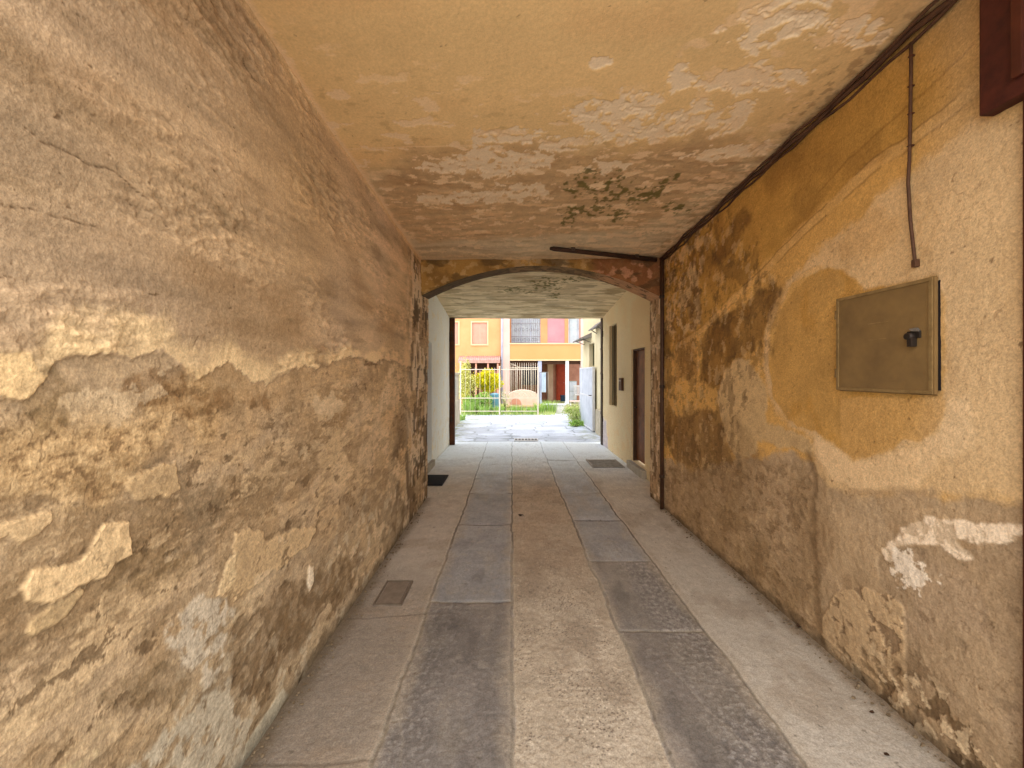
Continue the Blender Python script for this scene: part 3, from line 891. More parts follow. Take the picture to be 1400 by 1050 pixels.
    t = side(XRR, 1, 'buff plaster side wall past the arch with a brown door and a tall dark window', [(5.72, 6.36, 0.12, 1.9), (7.26, 7.80, 0.9, 2.45)], 850, (224, 202, 160), (190, 164, 122), stain)
    L = lambda p: local(t, p)
    d = MB(); d.box(L((2.0, 5.745, 0.145)), L((2.04, 6.335, 1.875)), 0.004)
    for z0, z1 in ((0.25, 0.85), (0.98, 1.75)):
        d.box(L((1.99, 5.82, z0)), L((2.002, 6.26, z1)), 0.004)
    d = d.build('door', M_door, t)
    h = MB(); h.tube([L((1.985, 6.27, 0.98)), L((1.95, 6.27, 0.98)), L((1.95, 6.19, 0.98))], 0.009); h.build('handle', M_iron, d)
    fr = MB()
    for a, b in (((1.95, 5.72, 0.12), (2.06, 5.744, 1.9)), ((1.95, 6.336, 0.12), (2.06, 6.36, 1.9)), ((1.95, 5.744, 1.876), (2.06, 6.336, 1.9))):
        fr.box(L(a), L(b))
    fr.build('door_frame', M_door2, t)
    MB().box(L((1.86, 5.66, -0.01)), L((2.1, 6.42, 0.118)), 0.012).build('door_step', M_stone, t)
    w = MB()
    for a, b in (((2.06, 7.26, 0.9), (2.11, 7.30, 2.45)), ((2.06, 7.76, 0.9), (2.11, 7.80, 2.45)), ((2.06, 7.30, 2.40), (2.11, 7.76, 2.45)), ((2.06, 7.30, 0.9), (2.11, 7.76, 0.95)), ((2.065, 7.51, 0.95), (2.105, 7.55, 2.40)), ((2.07, 7.30, 1.66), (2.10, 7.76, 1.70))):
        w.box(L(a), L(b))
    w = w.build('window', M_door2, t)
    MB().box(L((2.08, 7.27, 0.91)), L((2.09, 7.79, 2.44))).build('pane', M_glassd, w)
    bars = MB()
    for k in range(5):
        bars.tube([L((1.98, 7.31 + 0.11 * k, 0.9)), L((1.98, 7.31 + 0.11 * k, 2.45))], 0.008, 6)
    bars.build('window_bars', M_iron, t)
    # left side: a narrow door seen edge-on
    t2 = side(XRL, -1, 'pale grey plaster side wall past the arch with a narrow recessed door', [(6.05, 6.50, 0.1, 2.02)], 900, (216, 216, 208), (180, 172, 154), lambda p: None)
    L2 = lambda p: local(t2, p)
    d2 = MB(); d2.box(L2((-1.45, 6.052, 0.12)), L2((-1.41, 6.498, 2.0)), 0.003); d2.box(L2((-1.412, 6.12, 0.3)), L2((-1.402, 6.43, 1.85)), 0.003)
    d2 = d2.build('door', M_door2, t2)
    h = MB(); h.tube([L2((-1.41, 6.13, 1.02)), L2((-1.37, 6.13, 1.02)), L2((-1.37, 6.2, 1.02))], 0.008); h.build('handle', M_iron, d2)
    MB().box(L2((-1.6, 6.0, -0.01)), L2((-1.27, 6.54, 0.098)), 0.012).build('door_step', M_stone, t2)

    # letter box
    t = thing('letter_box', 'small dark letter box on the buff wall between door and window', 'letter box', (XRR, 6.9, 1.33))
    MB().box((-0.045, -0.08, -0.11), (0.0, 0.08, 0.11), 0.006).build('box', M_door2, t)
    MB().box((-0.049, -0.06, 0.05), (-0.0452, 0.06, 0.07)).build('slot_flap', M_steel, t)
    # the iron posts at the courtyard end
    for x0, x1, lab, mat, nm in ((-1.345, -1.225, 'rust brown iron gate post against the pale left wall at the courtyard end', M_rust, 'gate_post'), (1.905, 1.975, 'dark iron gate post at the right edge of the courtyard opening', M_irondk, 'gate_post')):
        t = thing(nm, lab, 'post', ((x0 + x1) / 2, 8.45, 0))
        hw = (x1 - x0) / 2
        MB().box((-hw, -0.06, 0), (hw, 0.06, zceil2(8.45) - 0.012), 0.006).build('post', mat, t)
        for z in (0.5, 1.4, 2.3):
            hg = MB()
            hg.tube([(0, -0.075, z), (0, -0.075, z + 0.12)], 0.018, 8)
            hg.box((-0.012, -0.075, z + 0.02), (0.012, -0.055, z + 0.1))
            hg.build('hinge', M_irondk, t)


# ---------------------------------------------------------------- paving
LJ = [0.55, 2.60, 3.93, 4.97, 5.66, 6.6, 7.4]      # joints of the left stone track
RJ = [0.75, 2.30, 3.16, 4.05, 4.97, 5.96, 6.9]


def passage_floor():
    pys = np.arange(1130, 605, -1.1 * QQ)
    ys = F * CAMH / (pys - VY)
    ys = np.concatenate([np.linspace(Y_MOUTH - 0.15, ys[0] - 0.01, 100), ys, [8.8]])
    xs = np.arange(XRL - 0.08, XRR + 0.09, 0.0046 * QQ)
    X, Y = np.meshgrid(xs, ys); sh = X.shape
    p = Paint(X.ravel(), Y.ravel(), (166, 154, 140))
    U, V = p.U, p.V
    wob = 0.018 * fbm(U * 0.4, V, 2.2, 4, 951) + 0.007 * fbm(U, V, 13, 4, 952, 0.6)
    # side strips: worn cement
    p.mult(1 + 0.16 * fbm(U, V, 2.2, 5, 953) + 0.10 * fbm(U, V, 14, 4, 954))
    ls = sstep(-0.53, -0.56, U + wob)
    near = 1 - sstep(2.2, 3.4, V + 0.4 * fbm(U, V, 2, 3, 955))
    p.over(ls * 0.5, (148, 136, 120), 0, 0.2, 956)
    p.over(ls * near * 0.75, (112, 99, 84), 0, 0.2, 957)
    p.over(ls * sstep(0.05, 0.35, fbm(U, V, 3, 5, 958)) * 0.4, (134, 116, 96), 0, 0.2, 959)
    p.over(ls * sstep(0.2, 0.7, fbm(U, V, 60, 3, 960)) * 0.25, (176, 162, 140))
    rs = sstep(1.10, 1.16, U + wob)
    p.over(rs * 0.75, (158, 148, 132), 0, 0.14, 961)
    p.over(rs * sstep(0.0, 0.4, fbm(U, V * 0.6, 3, 5, 962)) * 0.6, (138, 124, 106), 0, 0.14, 963)
    p.h += 0.002 * fbm(U, V, 5, 4, 964)
    # dirt against the walls
    dl = 1 - sstep(0.0, 0.11, U - XL + 0.03 * fbm(U, V, 6, 4, 965)); dr = 1 - sstep(0.0, 0.11, XR - U + 0.04 * fbm(U, V, 6, 4, 966))
    p.over(np.clip(dl, 0, 1) * (V < 4.8) * 0.7, (92, 76, 54), 0.002, 0.2, 967)
    p.over(np.clip(dr, 0, 1) * (V < 4.6) * 0.75, (112, 92, 66), 0.003, 0.2, 968)
    # stone tracks
    def track(x0, x1, joints, seed, tones):
        m = sstep(-0.004, 0.004, np.minimum(U + wob - x0, x1 - (U + wob)))
        slab = np.zeros(p.n, int)
        dj = np.full(p.n, 9.0)
        skew = 0.012 * fbm(U, V * 0.0 + 3.3, 2.5, 3, seed)
        for i, j in enumerate(joints):
            slab += (V + skew > j)
            dj = np.minimum(dj, np.abs(V + skew - j))
        tone = np.array(tones, float)[np.clip(slab, 0, len(tones) - 1)]
        c = np.stack([lin(t) for t in tones])[np.clip(slab, 0, len(tones) - 1)]
        v = 1 + 0.22 * fbm(U, V, 3.5, 5, seed + 1) + 0.12 * fbm(U, V, 22, 4, seed + 2)
        p.col = p.col * (1 - m[:, None]) + c * v[:, None] * m[:, None]
        p.h += m * (0.003 + 0.0015 * perlin(slab * 7.7, slab * 3.1, seed))
        ex = np.minimum(np.abs(U + wob - x0), np.abs(x1 - U - wob))
        edge = 1 - sstep(0.005, 0.013 , np.minimum(ex, dj * 1.0 + (m < 0.5) * 9))
        return m, slab, edge, dj
    mL, sL, eL, djL = track(-0.54, 0.0, LJ, 970, [(120, 109, 97), (118, 109, 100), (134, 130, 126), (132, 129, 126), (140, 138, 136), (146, 145, 143), (146, 145, 142), (156, 157, 156)])  # deeper slabs get lighter tones, painted up for the dark far half
    mR, sR, eR, djR = track(0.62, 1.13, RJ, 980, [(118, 107, 95), (118, 108, 98), (125, 116, 106), (134, 130, 125), (138, 136, 133), (144, 143, 141), (146, 145, 142), (156, 157, 156)])
    # worn pitting: right slab near, left slab's outer half
    wn = fbm(U, V, 34, 5, 985, 0.7)
    w1 = mR * (V < 3.16) * sstep(0.78, 1.0, U + 0.12 * fbm(U, V * 0.3, 5, 3, 986))
    w2 = mL * (V < 2.6) * sstep(-0.22, -0.42, U + 0.14 * fbm(U, V * 0.5, 4, 3, 987))
    w = np.clip(w1 * 0.9 + w2 * 0.5 + 0.15 * (mL + mR) * (V < 2.6), 0, 1)
    p.over(w * sstep(0.08, 0.30, wn) * 0.6, (158, 150, 140), 0.0012, 0.15, 988)
    p.over(w * sstep(0.05, 0.3, -wn) * 0.45, (84, 79, 76), -0.0015, 0.1, 989)
    p.over((mL + mR) * p.flakes(12, 0.36, 990, 0.05) * 0.4, (146, 136, 122), 0, 0.1, 991)
    # long crack in the right slab, groove along the left one
    for i, pts in enumerate([[FL(908, 905), FL(960, 962), FL(1010, 1010), FL(1060, 1065)], [FL(540, 935), FL(548, 985), FL(548, 1060), FL(550, 1100)], [FL(556, 985), FL(530, 988), FL(516, 1050)]]):
        k = p.line(pts, 0.005, 0.014, 0.005, 992 + i)
        p.over(k * 0.5, (150, 138, 122), -0.003)
    # mortar joints
    ed = np.clip(np.maximum(eL * ((U < 0.03)), eR * (U > 0.5)), 0, 1)
    p.over(ed * 0.8 * sstep(-0.35, 0.1, fbm(U, V, 7, 4, 995)), (164, 150, 128), 0, 0.3, 997)
    p.h -= ed * 0.006
    far = sstep(3.4, 3.6, V)
    p.over(ed * far * 0.7, (84, 80, 76), -0.002, 0.2, 998)
    # centre strip of pebbly cement
    mc = sstep(-0.004, 0.004, np.minimum(U + wob - 0.012, 0.608 - (U + wob)))
    p.over(mc * 0.95, (150, 135, 114), 0, 0.26, 1000, 4)
    p.over(mc * sstep(2.3, 3.6, V) * (1 - sstep(5.4, 6.8, V)) * 0.5, (140, 118, 96), 0, 0.25, 1001)
    p.over(mc * sstep(0.0, 0.3, fbm(U, V, 3, 5, 1002)) * 0.35, (166, 152, 132), 0, 0.2, 1003)
    # pebbles: jittered cells
    cs = 0.015
    gx = np.floor(U / cs); gy = np.floor(V / cs)
    best = np.full(p.n, 9.0); bid = np.zeros(p.n)
    for ox in (-1, 0, 1):
        for oy in (-1, 0, 1):
            a, b = _grad(gx + ox, gy + oy, 77)
            qx = (gx + ox + 0.5 + 0.42 * a) * cs; qy = (gy + oy + 0.5 + 0.42 * b) * cs
            r, _ = _grad(gx + ox, gy + oy, 91)
            d = np.sqrt((U - qx) ** 2 + (V - qy) ** 2) / (cs * (0.16 + 0.16 * np.abs(r)))
            t = d < best
            best = np.where(t, d, best); bid = np.where(t, r, bid)
    pm = (1 - sstep(0.7, 1.1, best)) * mc
    wearn = (0.35 + 0.65 * sstep(-0.25, 0.2, fbm(U, V, 4, 4, 1004))) * (1 - 0.7 * sstep(2.4, 3.6, V))
    p.over(pm * (bid < -0.2) * wearn * 0.85, (84, 68, 56), 0.0006)
    p.over(pm * (bid > 0.45) * wearn * 0.6, (190, 174, 150), 0.0008)
    p.over(pm * (bid > -0.2) * (bid < 0.15) * wearn * 0.5, (140, 106, 84), 0.0006)
    # near-slab joints and cross seam in left strip
    for i, (pts, w_) in enumerate([([FL(430, 848), FL(500, 846), FL(585, 838)], 0.006), ([FL(330, 1046), FL(420, 1046), FL(515, 1040)], 0.007)]):
        k = p.line(pts, w_, 0.008, 0.006, 1010 + i)
        p.over(k * 0.55, (92, 80, 66), -0.002)
    # long seam in the right strip
    k = p.line([FL(966, 864), FL(880, 752), FL(840, 700), FL(815, 662)], 0.006, 0.01, 0.006, 1014)
    # crossing pale sill strip toward the yard
    k = p.line([FL(612, 612), FL(700, 621), FL(792, 629)], 0.05, 0.02, 0.03, 1016)
    p.over(k * 0.7, (206, 206, 200), 0.001)
    dust = sstep(0.0, 0.45, fbm(U * 1.2, V * 0.5, 2.6, 5, 1030, 0.6))
    p.over((mL + mR) * dust * 0.3, (146, 134, 116), 0, 0.2, 1031)
    p.over((mL + mR) * sstep(0.1, 0.45, fbm(U * 1.2, V * 0.5, 3.2, 5, 1032)) * 0.45 * (1 - sstep(2.6, 4.2, V)), (84, 77, 71), 0, 0.25, 1033)
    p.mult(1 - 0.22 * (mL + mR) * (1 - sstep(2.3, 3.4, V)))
    sp = 1 - sstep(0.0, 0.09, np.minimum(np.minimum(np.abs(U), np.abs(U - 0.62)), np.minimum(np.abs(U + 0.54), np.abs(U - 1.13))) + 0.06 * fbm(U, V, 5, 5, 1034))
    p.over(sp * 0.45, (142, 128, 108), 0.0006, 0.25, 1035)
    p.over(mc * sstep(0.1, 0.4, fbm(U, V * 0.6, 3.4, 5, 1036)) * 0.4, (122, 106, 88), 0, 0.2, 1037)
    # stains and soil
    p.over(p.flakes(20, 0.62, 1017, 0.05) * 0.6, (84, 74, 60))
    p.h += 0.0012 * fbm(U, V, 40, 3, 1018) + 0.004 * fbm(U, V, 1.2, 2, 1019)
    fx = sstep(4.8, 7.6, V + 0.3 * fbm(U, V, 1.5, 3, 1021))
    p.mult(1 + 0.60 * sstep(2.2, 5.2, V))  # mid and far paving painted brighter to offset the dimness
    p.over(fx * 0.85, (206, 214, 220), 0, 0.15, 1020)  # yard daylight painted into the rear floor as a pale bluish cast
    p.h += 0.0016 * fbm(U, V, 24, 5, 1022, 0.65) * (1 + mc)
    p.cavity(sh, 4, 55); p.cavity(sh, 14, 20)
    Z = p.h
    s = Sheet()
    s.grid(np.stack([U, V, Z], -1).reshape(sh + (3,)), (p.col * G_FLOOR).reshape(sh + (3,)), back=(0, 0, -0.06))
    o = s.build('passage_floor', M_floor)
    tag(o, kind='structure', label='passage paving of two dark stone wheel tracks between cement strips')


def yard_paving():
    xs = np.arange(-4.5, 6.0, 0.03); ys = np.concatenate([np.arange(8.8, 11, 0.015), np.arange(11, 15.2, 0.03)])
    X, Y = np.meshgrid(xs, ys); sh = X.shape
    p = Paint(X.ravel(), Y.ravel(), (190, 198, 210))
    U, V = p.U, p.V
    # irregular flags (two nearest jittered cells give the joints)
    cx, cy = 0.85, 0.42
    d1 = np.full(p.n, 99.0); d2 = np.full(p.n, 99.0); cid = np.zeros(p.n)
    gy = np.floor(V / cy)
    for ox in (-1, 0, 1):
        for oy in (-1, 0, 1):
            gx = np.floor(U / cx)
            a, b = _grad(gx + ox, gy + oy, 55)
            qx = (gx + ox + 0.5 + 0.3 * a) * cx; qy = (gy + oy + 0.5 + 0.22 * b) * cy
            d = np.maximum(np.abs(U - qx) / cx, np.abs(V - qy) / cy)
            r, _ = _grad(gx + ox, gy + oy, 66)
            t = d < d1
            d2 = np.where(t, d1, np.minimum(d2, d)); cid = np.where(t, r, cid); d1 = np.where(t, d, d1)
    p.mult(1 + 0.16 * cid + 0.15 * fbm(U, V, 2.5, 5, 1101))
    j = 1 - sstep(0.015, 0.06, d2 - d1 + 0.02 * fbm(U, V, 9, 3, 1102))
    p.over(j * 0.75, (104, 112, 112), -0.008, 0.3, 1103)
    p.over(sstep(0.1, 0.5, fbm(U, V, 1.6, 4, 1104)) * 0.4, (156, 166, 180), 0, 0.2, 1105)
    gl = sstep(-0.9, -1.5, U + 0.4 * fbm(U, V, 2, 4, 1106)) + sstep(1.5, 2.0, U + 0.3 * fbm(U, V, 2, 4, 1107)) * 0.7
    p.over(np.clip(gl, 0, 1) * p.flakes(4, 0.0, 1108, 0.1) * 0.6, (132, 138, 84), 0.01, 0.3, 1109)
    p.h += 0.006 * fbm(U, V, 3, 4, 1110)
    s = Sheet()
    s.grid(np.stack([U, V, p.h + 0.0], -1).reshape(sh + (3,)), p.col.reshape(sh + (3,)), back=(0, 0, -0.06))
    o = s.build('courtyard_paving', M_floor)
    tag(o, kind='structure', label='pale blue-grey stone flags of the courtyard')


# gains: albedo kept below what the picture shows lit
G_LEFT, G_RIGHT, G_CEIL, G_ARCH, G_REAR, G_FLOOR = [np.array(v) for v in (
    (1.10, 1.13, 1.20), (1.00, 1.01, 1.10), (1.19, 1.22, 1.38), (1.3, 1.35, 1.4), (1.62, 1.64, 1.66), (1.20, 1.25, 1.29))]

# ---- common materials
M_slab = plain('roof_render', (150, 130, 105), (130, 112, 90), 2)
M_stone = plain('step_stone', (190, 182, 166), (160, 150, 132), 9, 0.85, bump=0.003)
M_door = plain('old_brown_door', (136, 84, 44), (104, 62, 32), 7, 0.55, bump=0.001, bscale=80)
M_door2 = plain('dark_brown_paint', (92, 62, 40), (68, 46, 30), 9, 0.6)
M_iron = plain('black_iron', (38, 34, 30), (60, 48, 38), 20, 0.55, 0.4)
M_irondk = plain('dark_iron', (54, 44, 36), (78, 60, 46), 14, 0.65, 0.2, bump=0.001)
M_rust = plain('rusted_iron', (96, 52, 26), (56, 38, 28), 7, 0.8, bump=0.0015)
M_steel = plain('dull_steel', (150, 146, 138), (120, 114, 106), 14, 0.45, 0.6)
M_glassd = plain('dark_glass', (40, 44, 40), (28, 30, 26), 3, 0.12, spec=0.5)
M_cable = plain('cable_sheath', (72, 46, 30), (92, 62, 40), 22, 0.7)
M_maroon = plain('maroon_paint', (56, 20, 13), (78, 32, 20), 16, 0.6, bump=0.0012, bscale=120)
M_cab = plain('cabinet_paint', (134, 106, 64), (116, 91, 56), 9, 0.5, 0.1, bump=0.0006, bscale=90)
M_cab2 = plain('cabinet_edge', (150, 122, 78), (116, 92, 54), 16, 0.5, 0.15)
M_gap = plain('shadow_gap', (26, 18, 20), (20, 14, 16), 5, 0.9)


def fixtures():
    # ---- meter cabinet on the right wall
    y0, y1, z0, z1 = 1.555, 2.045, 1.415, 1.895
    c = Vector((XR, (y0 + y1) / 2, (z0 + z1) / 2))
    t = thing('meter_cabinet', 'square drab metal cabinet door with a broken lock on the ochre wall', 'cabinet', c)
    L = lambda x, y, z: (x - c.x, y - c.y, z - c.z)
    f = MB()
    for a, b in (((-0.016, y1 - 0.02, z0), (0.03, y1, z1)), ((-0.016, y0 + 0.02, z1 - 0.02), (0.03, y1 - 0.02, z1)), ((-0.016, y0 + 0.02, z0), (0.03, y1 - 0.02, z0 + 0.02))):
        f.box(L(XR + a[0], a[1], a[2]), L(XR + b[0], b[1], b[2]), 0.002)
    f.build('frame', M_cab2, t)
    MB().box(L(XR - 0.019, y0 + 0.007, z0 + 0.021), L(XR + 0.02, y1 - 0.0205, z1 - 0.021)).build('inside', M_gap, t)
    d = MB()
    d.box(L(XR - 0.034, y0 + 0.012, z0 + 0.006), L(XR - 0.020, y1 - 0.006, z1 - 0.006), 0.002)
    rot = None
    d = d.build('door', M_cab, t)
    # folded lip round the door
    l = MB(); w = 0.014
    for a, b in (((y0 + 0.018, z0 + 0.006), (y1 - 0.006, z0 + 0.006 + w)), ((y0 + 0.018, z1 - 0.006 - w), (y1 - 0.006, z1 - 0.006)), ((y0 + 0.018, z0 + 0.006 + w), (y0 + 0.018 + w, z1 - 0.006 - w)), ((y1 - 0.006 - w, z0 + 0.006 + w), (y1 - 0.006, z1 - 0.006 - w))):
        l.box(L(XR - 0.0385, a[0], a[1]), L(XR - 0.0335, b[0], b[1]), 0.0015)
    l.build('lip', M_cab2, d)
    k = MB()
    ky, kz = 1.645, 1.655
    k.box(L(XR - 0.042, ky - 0.028, kz - 0.004), L(XR - 0.034, ky + 0.026, kz + 0.026), 0.003)
    k.tube([L(XR - 0.036, ky + 0.004, kz + 0.004), L(XR - 0.064, ky + 0.004, kz + 0.004)], [0.018, 0.014], 12)
    k.box(L(XR - 0.060, ky - 0.012, kz - 0.040), L(XR - 0.036, ky + 0.008, kz - 0.004), 0.003)
    k.build('lock', M_iron, d)
    w = MB(); w.prism([(ky - 0.028, kz + 0.022), (ky + 0.004, kz + 0.026), (ky + 0.012, kz + 0.036), (ky - 0.016, kz + 0.038)], XR - 0.046 - c.x, XR - 0.0352 - c.x, 'yz')
    o = w.build('torn_plate', M_steel, d); o.location = (0, -c.y, -c.z)
    # faint embossed lines left by a lost label
    for yy in ((1.76, 1.735), (1.77, 1.66)):
        MB().box(L(XR - 0.0352, yy[0], yy[1]), L(XR - 0.0338, 1.86, yy[1] + 0.004)).build('label_mark', M_cab2, d)

    for zz in (z0 + 0.07, z1 - 0.11):
        h = MB(); h.tube([L(XR - 0.030, y1 + 0.004, zz), L(XR - 0.030, y1 + 0.004, zz + 0.045)], 0.006, 8); h.build('hinge', M_cab2, t)
    t.location.x += 0.011
    # ---- thin conduit hanging down above the cabinet
    pts = [RW(1250, 58), RW(1250, 100), RW(1249, 160), RW(1248, 215), RW(1246, 250), RW(1249, 300), RW(1254, 345), RW(1256, 362)]
    P3 = [Vector((XR - 0.014, y, z)) for y, z in pts]
    base = P3[-1].copy()
    t = thing('conduit', 'thin brown conduit hanging down the ochre wall above the metal cabinet', 'conduit', base)
    m = MB(); m.tube([p - base for p in P3], 0.006, 8); m.build('tube', M_cable, t)
    e = MB(); e.box((-0.009, -0.009, -0.010), (0.011, 0.009, 0.022), 0.003); e.build('end_cap', M_cable, t)
    for k in (0, 1, 2, 3):
        q = P3[0].lerp(P3[3], (0.12, 0.38, 0.62, 0.9)[k]) - base
        c_ = MB(); c_.box(q + Vector((-0.0065, -0.0075, -0.003)), q + Vector((0.014, 0.0075, 0.003)), 0.002); c_.build('clip', M_rust, t)

    # ---- cable bundle along the right ceiling corner
    ys = np.linspace(Y_MOUTH, 4.40, 40)
    t = thing('cable', 'thick dark cable bundle running along the corner of ceiling and ochre wall', 'cable', (XR, 1.0, 2.9))
    for k, (dx, dz, r, nm) in enumerate(((-0.022, -0.018, 0.014, 'cable'), (-0.046, -0.010, 0.007, 'thin_cable'), (-0.012, -0.040, 0.007, 'thin_cable'))):
        m = MB()
        pts = []
        for i, y in enumerate(ys):
            sag = 0.008 * math.sin(i * 1.7 + k * 2) + 0.006 * math.sin(i * 0.6 + k)
            pts.append(Vector((XR + dx + 0.006 * math.sin(i * 0.9 + k), y, zceil(XR, y) + dz + sag - 0.008)) - t.location)
        m.tube(pts, r, 8); m.build('strand', M_cable, t)

    # ---- iron pipe up the pier
    t = thing('drain_pipe', 'slim rusty brown pipe standing against the right pier of the arch', 'pipe', (XR - 0.03, 4.40, 0))
    MB().tube([(0, 0, 0.0), (0, 0, 1.2), (0.003, 0, 2.0), (0, 0, zceil(XR, 4.4) - 0.01)], 0.021, 12).build('tube', M_pipe, t)
    for z in (0.35, 1.35, 2.35):
        MB().tube([(0, 0, z), (0, 0, z + 0.03)], 0.027, 12).build('clamp', M_irondk, t)

    # ---- bar under the ceiling near the arch
    a = Vector(CE(752, 336) + (0,)); b = Vector(CE(897, 353.5) + (0,))
    A = Vector((a.x, a.y, zceil(a.x, a.y) - 0.028)); B = Vector((b.x, b.y, zceil(b.x, b.y) - 0.028))
    t = thing('ceiling_bar', 'dark slanting iron bar under the ceiling just before the arch', 'bar', A)
    MB().tube([Vector((0, 0, 0)), (B - A) * 0.03, (B - A)], [0.014, 0.024, 0.026], 8).build('bar', M_bar, t)
    for f_ in (0.2, 0.8):
        q = (B - A) * f_
        MB().box(q + Vector((-0.02, -0.03, -0.005)), q + Vector((0.02, 0.03, 0.030)), 0.003).build('bracket', M_irondk, t)

    # ---- maroon door casing at the right picture edge
    t = thing('door_casing', 'dark maroon painted casing with a deep header board, at the near right end', 'door casing', (XR, 1.25, 0))
    L = lambda x, y, z: (x - XR, y - 1.25, z)
    MB().box(L(1.655, 0.55, 2.413), L(1.71, 1.40, 2.985), 0.006).build('header_board', M_maroon, t)
    MB().box(L(1.642, 1.272, 2.47), L(1.6565, 1.302, 2.98), 0.005).build('bead', M_maroon2, t)
    MB().box(L(1.676, 1.20, 0.0), L(1.71, 1.298, 2.411), 0.006).build('jamb', M_maroon, t)
    MB().box(L(1.684, 0.46, 0.02), L(1.706, 1.198, 2.41), 0.004).build('door_leaf', M_maroon2, t)

    # ---- floor ironwork
    # black mat / grating by the left step
    t = thing('floor_mat', 'small black rectangular mat on the floor by the left pier', 'mat', (-1.12, 5.56, 0.012))
    MB().box((-0.19, -0.27, -0.004), (0.185, 0.27, 0.010), 0.004).build('mat', M_black, t)
    m = MB()
    for k in range(10):
        m.box((-0.175, -0.25 + k * 0.053, 0.0102), (0.17, -0.232 + k * 0.053, 0.0135))
    m.build('rib', M_black, t)
    # cement inspection cover, left strip
    a = FL(492, 826); b = FL(552, 793)
    x0, x1, yy0, yy1 = -0.905, -0.715, 2.56, 2.86
    t = thing('inspection_cover', 'square cement inspection cover set in the left floor strip', 'cover', ((x0 + x1) / 2, (yy0 + yy1) / 2, 0.004))
    hx, hy = (x1 - x0) / 2, (yy1 - yy0) / 2
    f = MB()
    for p0, p1 in (((-hx, -hy), (hx, -hy + 0.012)), ((-hx, hy - 0.012), (hx, hy)), ((-hx, -hy + 0.012), (-hx + 0.012, hy - 0.012)), ((hx - 0.012, -hy + 0.012), (hx, hy - 0.012))):
        f.box((p0[0], p0[1], -0.01), (p1[0], p1[1], 0.005), 0.001)
    f.build('frame', M_covf, t)
    MB().box((-hx + 0.018, -hy + 0.018, -0.01), (hx - 0.018, hy - 0.018, 0.003), 0.002).build('lid', M_cov, t)
    # iron grating, right strip
    t = thing('drain_grate', 'slotted steel drain grate in the right floor strip by the brown door', 'grate', (1.55, 6.62, 0.01))
    f = MB()
    for k in range(6):
        f.box((-0.24, -0.26 + k * 0.096, -0.006), (0.24, -0.21 + k * 0.096, 0.008), 0.002)
    f.box((-0.26, -0.29, -0.006), (-0.24, 0.29, 0.009)); f.box((0.24, -0.29, -0.006), (0.26, 0.29, 0.009))
    f.build('grating', M_grate, t)
    MB().box((-0.235, -0.275, -0.014), (0.235, 0.275, -0.0065)).build('pit', M_gap, t)
    # pale slotted channel in the yard
    c = at(719.5, 602, 9.0)
    t = thing('channel_grate', 'pale slotted drain channel set in the flags beyond the passage', 'grate', (0.32, 9.0, 0.012))
    f = MB()
    f.box((-0.27, -0.15, -0.006), (0.27, -0.10, 0.012), 0.002); f.box((-0.27, 0.10, -0.006), (0.27, 0.15, 0.012), 0.002)
    for k in range(8):
        x = -0.27 + k * 0.0743
        f.box((x, -0.10, -0.006), (x + 0.02, 0.10, 0.011))
    f.build('grating', M_white, t)
    MB().box((-0.268, -0.148, -0.012), (0.268, 0.148, -0.0065)).build('pit', M_gap, t)
    # dead leaves and crumbs on the floor
    for i, (px, py, sz, lab) in enumerate([(712, 706, 0.05, 'curled dead leaf on the brown centre strip of the floor'),
                                           (1193, 976, 0.012, 'small dark chip of plaster on the right floor strip, nearer the wall'),
                                           (1212, 1034, 0.014, 'dark chip of plaster on the right floor strip, at the bottom of the picture'),
                                           (1096, 858, 0.03, 'brown crumb of plaster lying along the foot of the ochre wall')]):
        x, y = FL(px, py)
        b = bmesh.new()
        n = 7
        ctr = b.verts.new((0, 0, 0.004 + 0.2 * sz))
        ring = []
        for k in range(n):
            a_ = k / n * 6.283; r = sz * random.uniform(0.55, 1.1)
            ring.append(b.verts.new((r * math.cos(a_), r * 0.8 * math.sin(a_), 0.004 + random.uniform(0, 0.5) * sz)))
        for k in range(n):
            b.faces.new((ctr, ring[k], ring[(k + 1) % n]))
        me = bpy.data.meshes.new('dead_leaf' if i == 0 else 'plaster_chip'); b.to_mesh(me); b.free()
        me.materials.append(M_leafd)
        o = bpy.data.objects.new(me.name, me); COL.objects.link(o); o.location = (x, y, 0.002)
        tag(o, lab, 'leaf' if i == 0 else 'debris')


def crumbs():
    """plaster crumbs and grit swept against the feet of both walls"""
    rr = random.Random(21)
    bm = bmesh.new()
    for side, n in ((XL, 420), (XR, 520)):
        for i in range(n):
            y = 0.8 + 3.6 * rr.random() ** 1.3
            off = abs(rr.gauss(0, 0.035)) + 0.012
            x = side + off if side < 0 else side - off
            r = 0.0022 + 0.008 * rr.random() ** 4
            res = bmesh.ops.create_icosphere(bm, subdivisions=1, radius=r)
            a = rr.uniform(0, 6.283)
            for v in res['verts']:
                c = v.co * rr.uniform(0.6, 1.25)
                v.co = Vector((c.x * math.cos(a) * 1.3 - c.y * math.sin(a), c.x * math.sin(a) + c.y * math.cos(a), c.z * 0.7)) + Vector((x, y, 0.006 + r * 0.3))
    me = bpy.data.meshes.new('plaster_crumbs'); bm.to_mesh(me); bm.free()
    me.materials.append(plain('crumb', (134, 116, 90), (92, 76, 56), 60, 0.95))
    o = bpy.data.objects.new('plaster_crumbs', me); COL.objects.link(o)
    tag(o, 'loose plaster crumbs and grit along the feet of the passage walls', 'debris', kind='stuff')


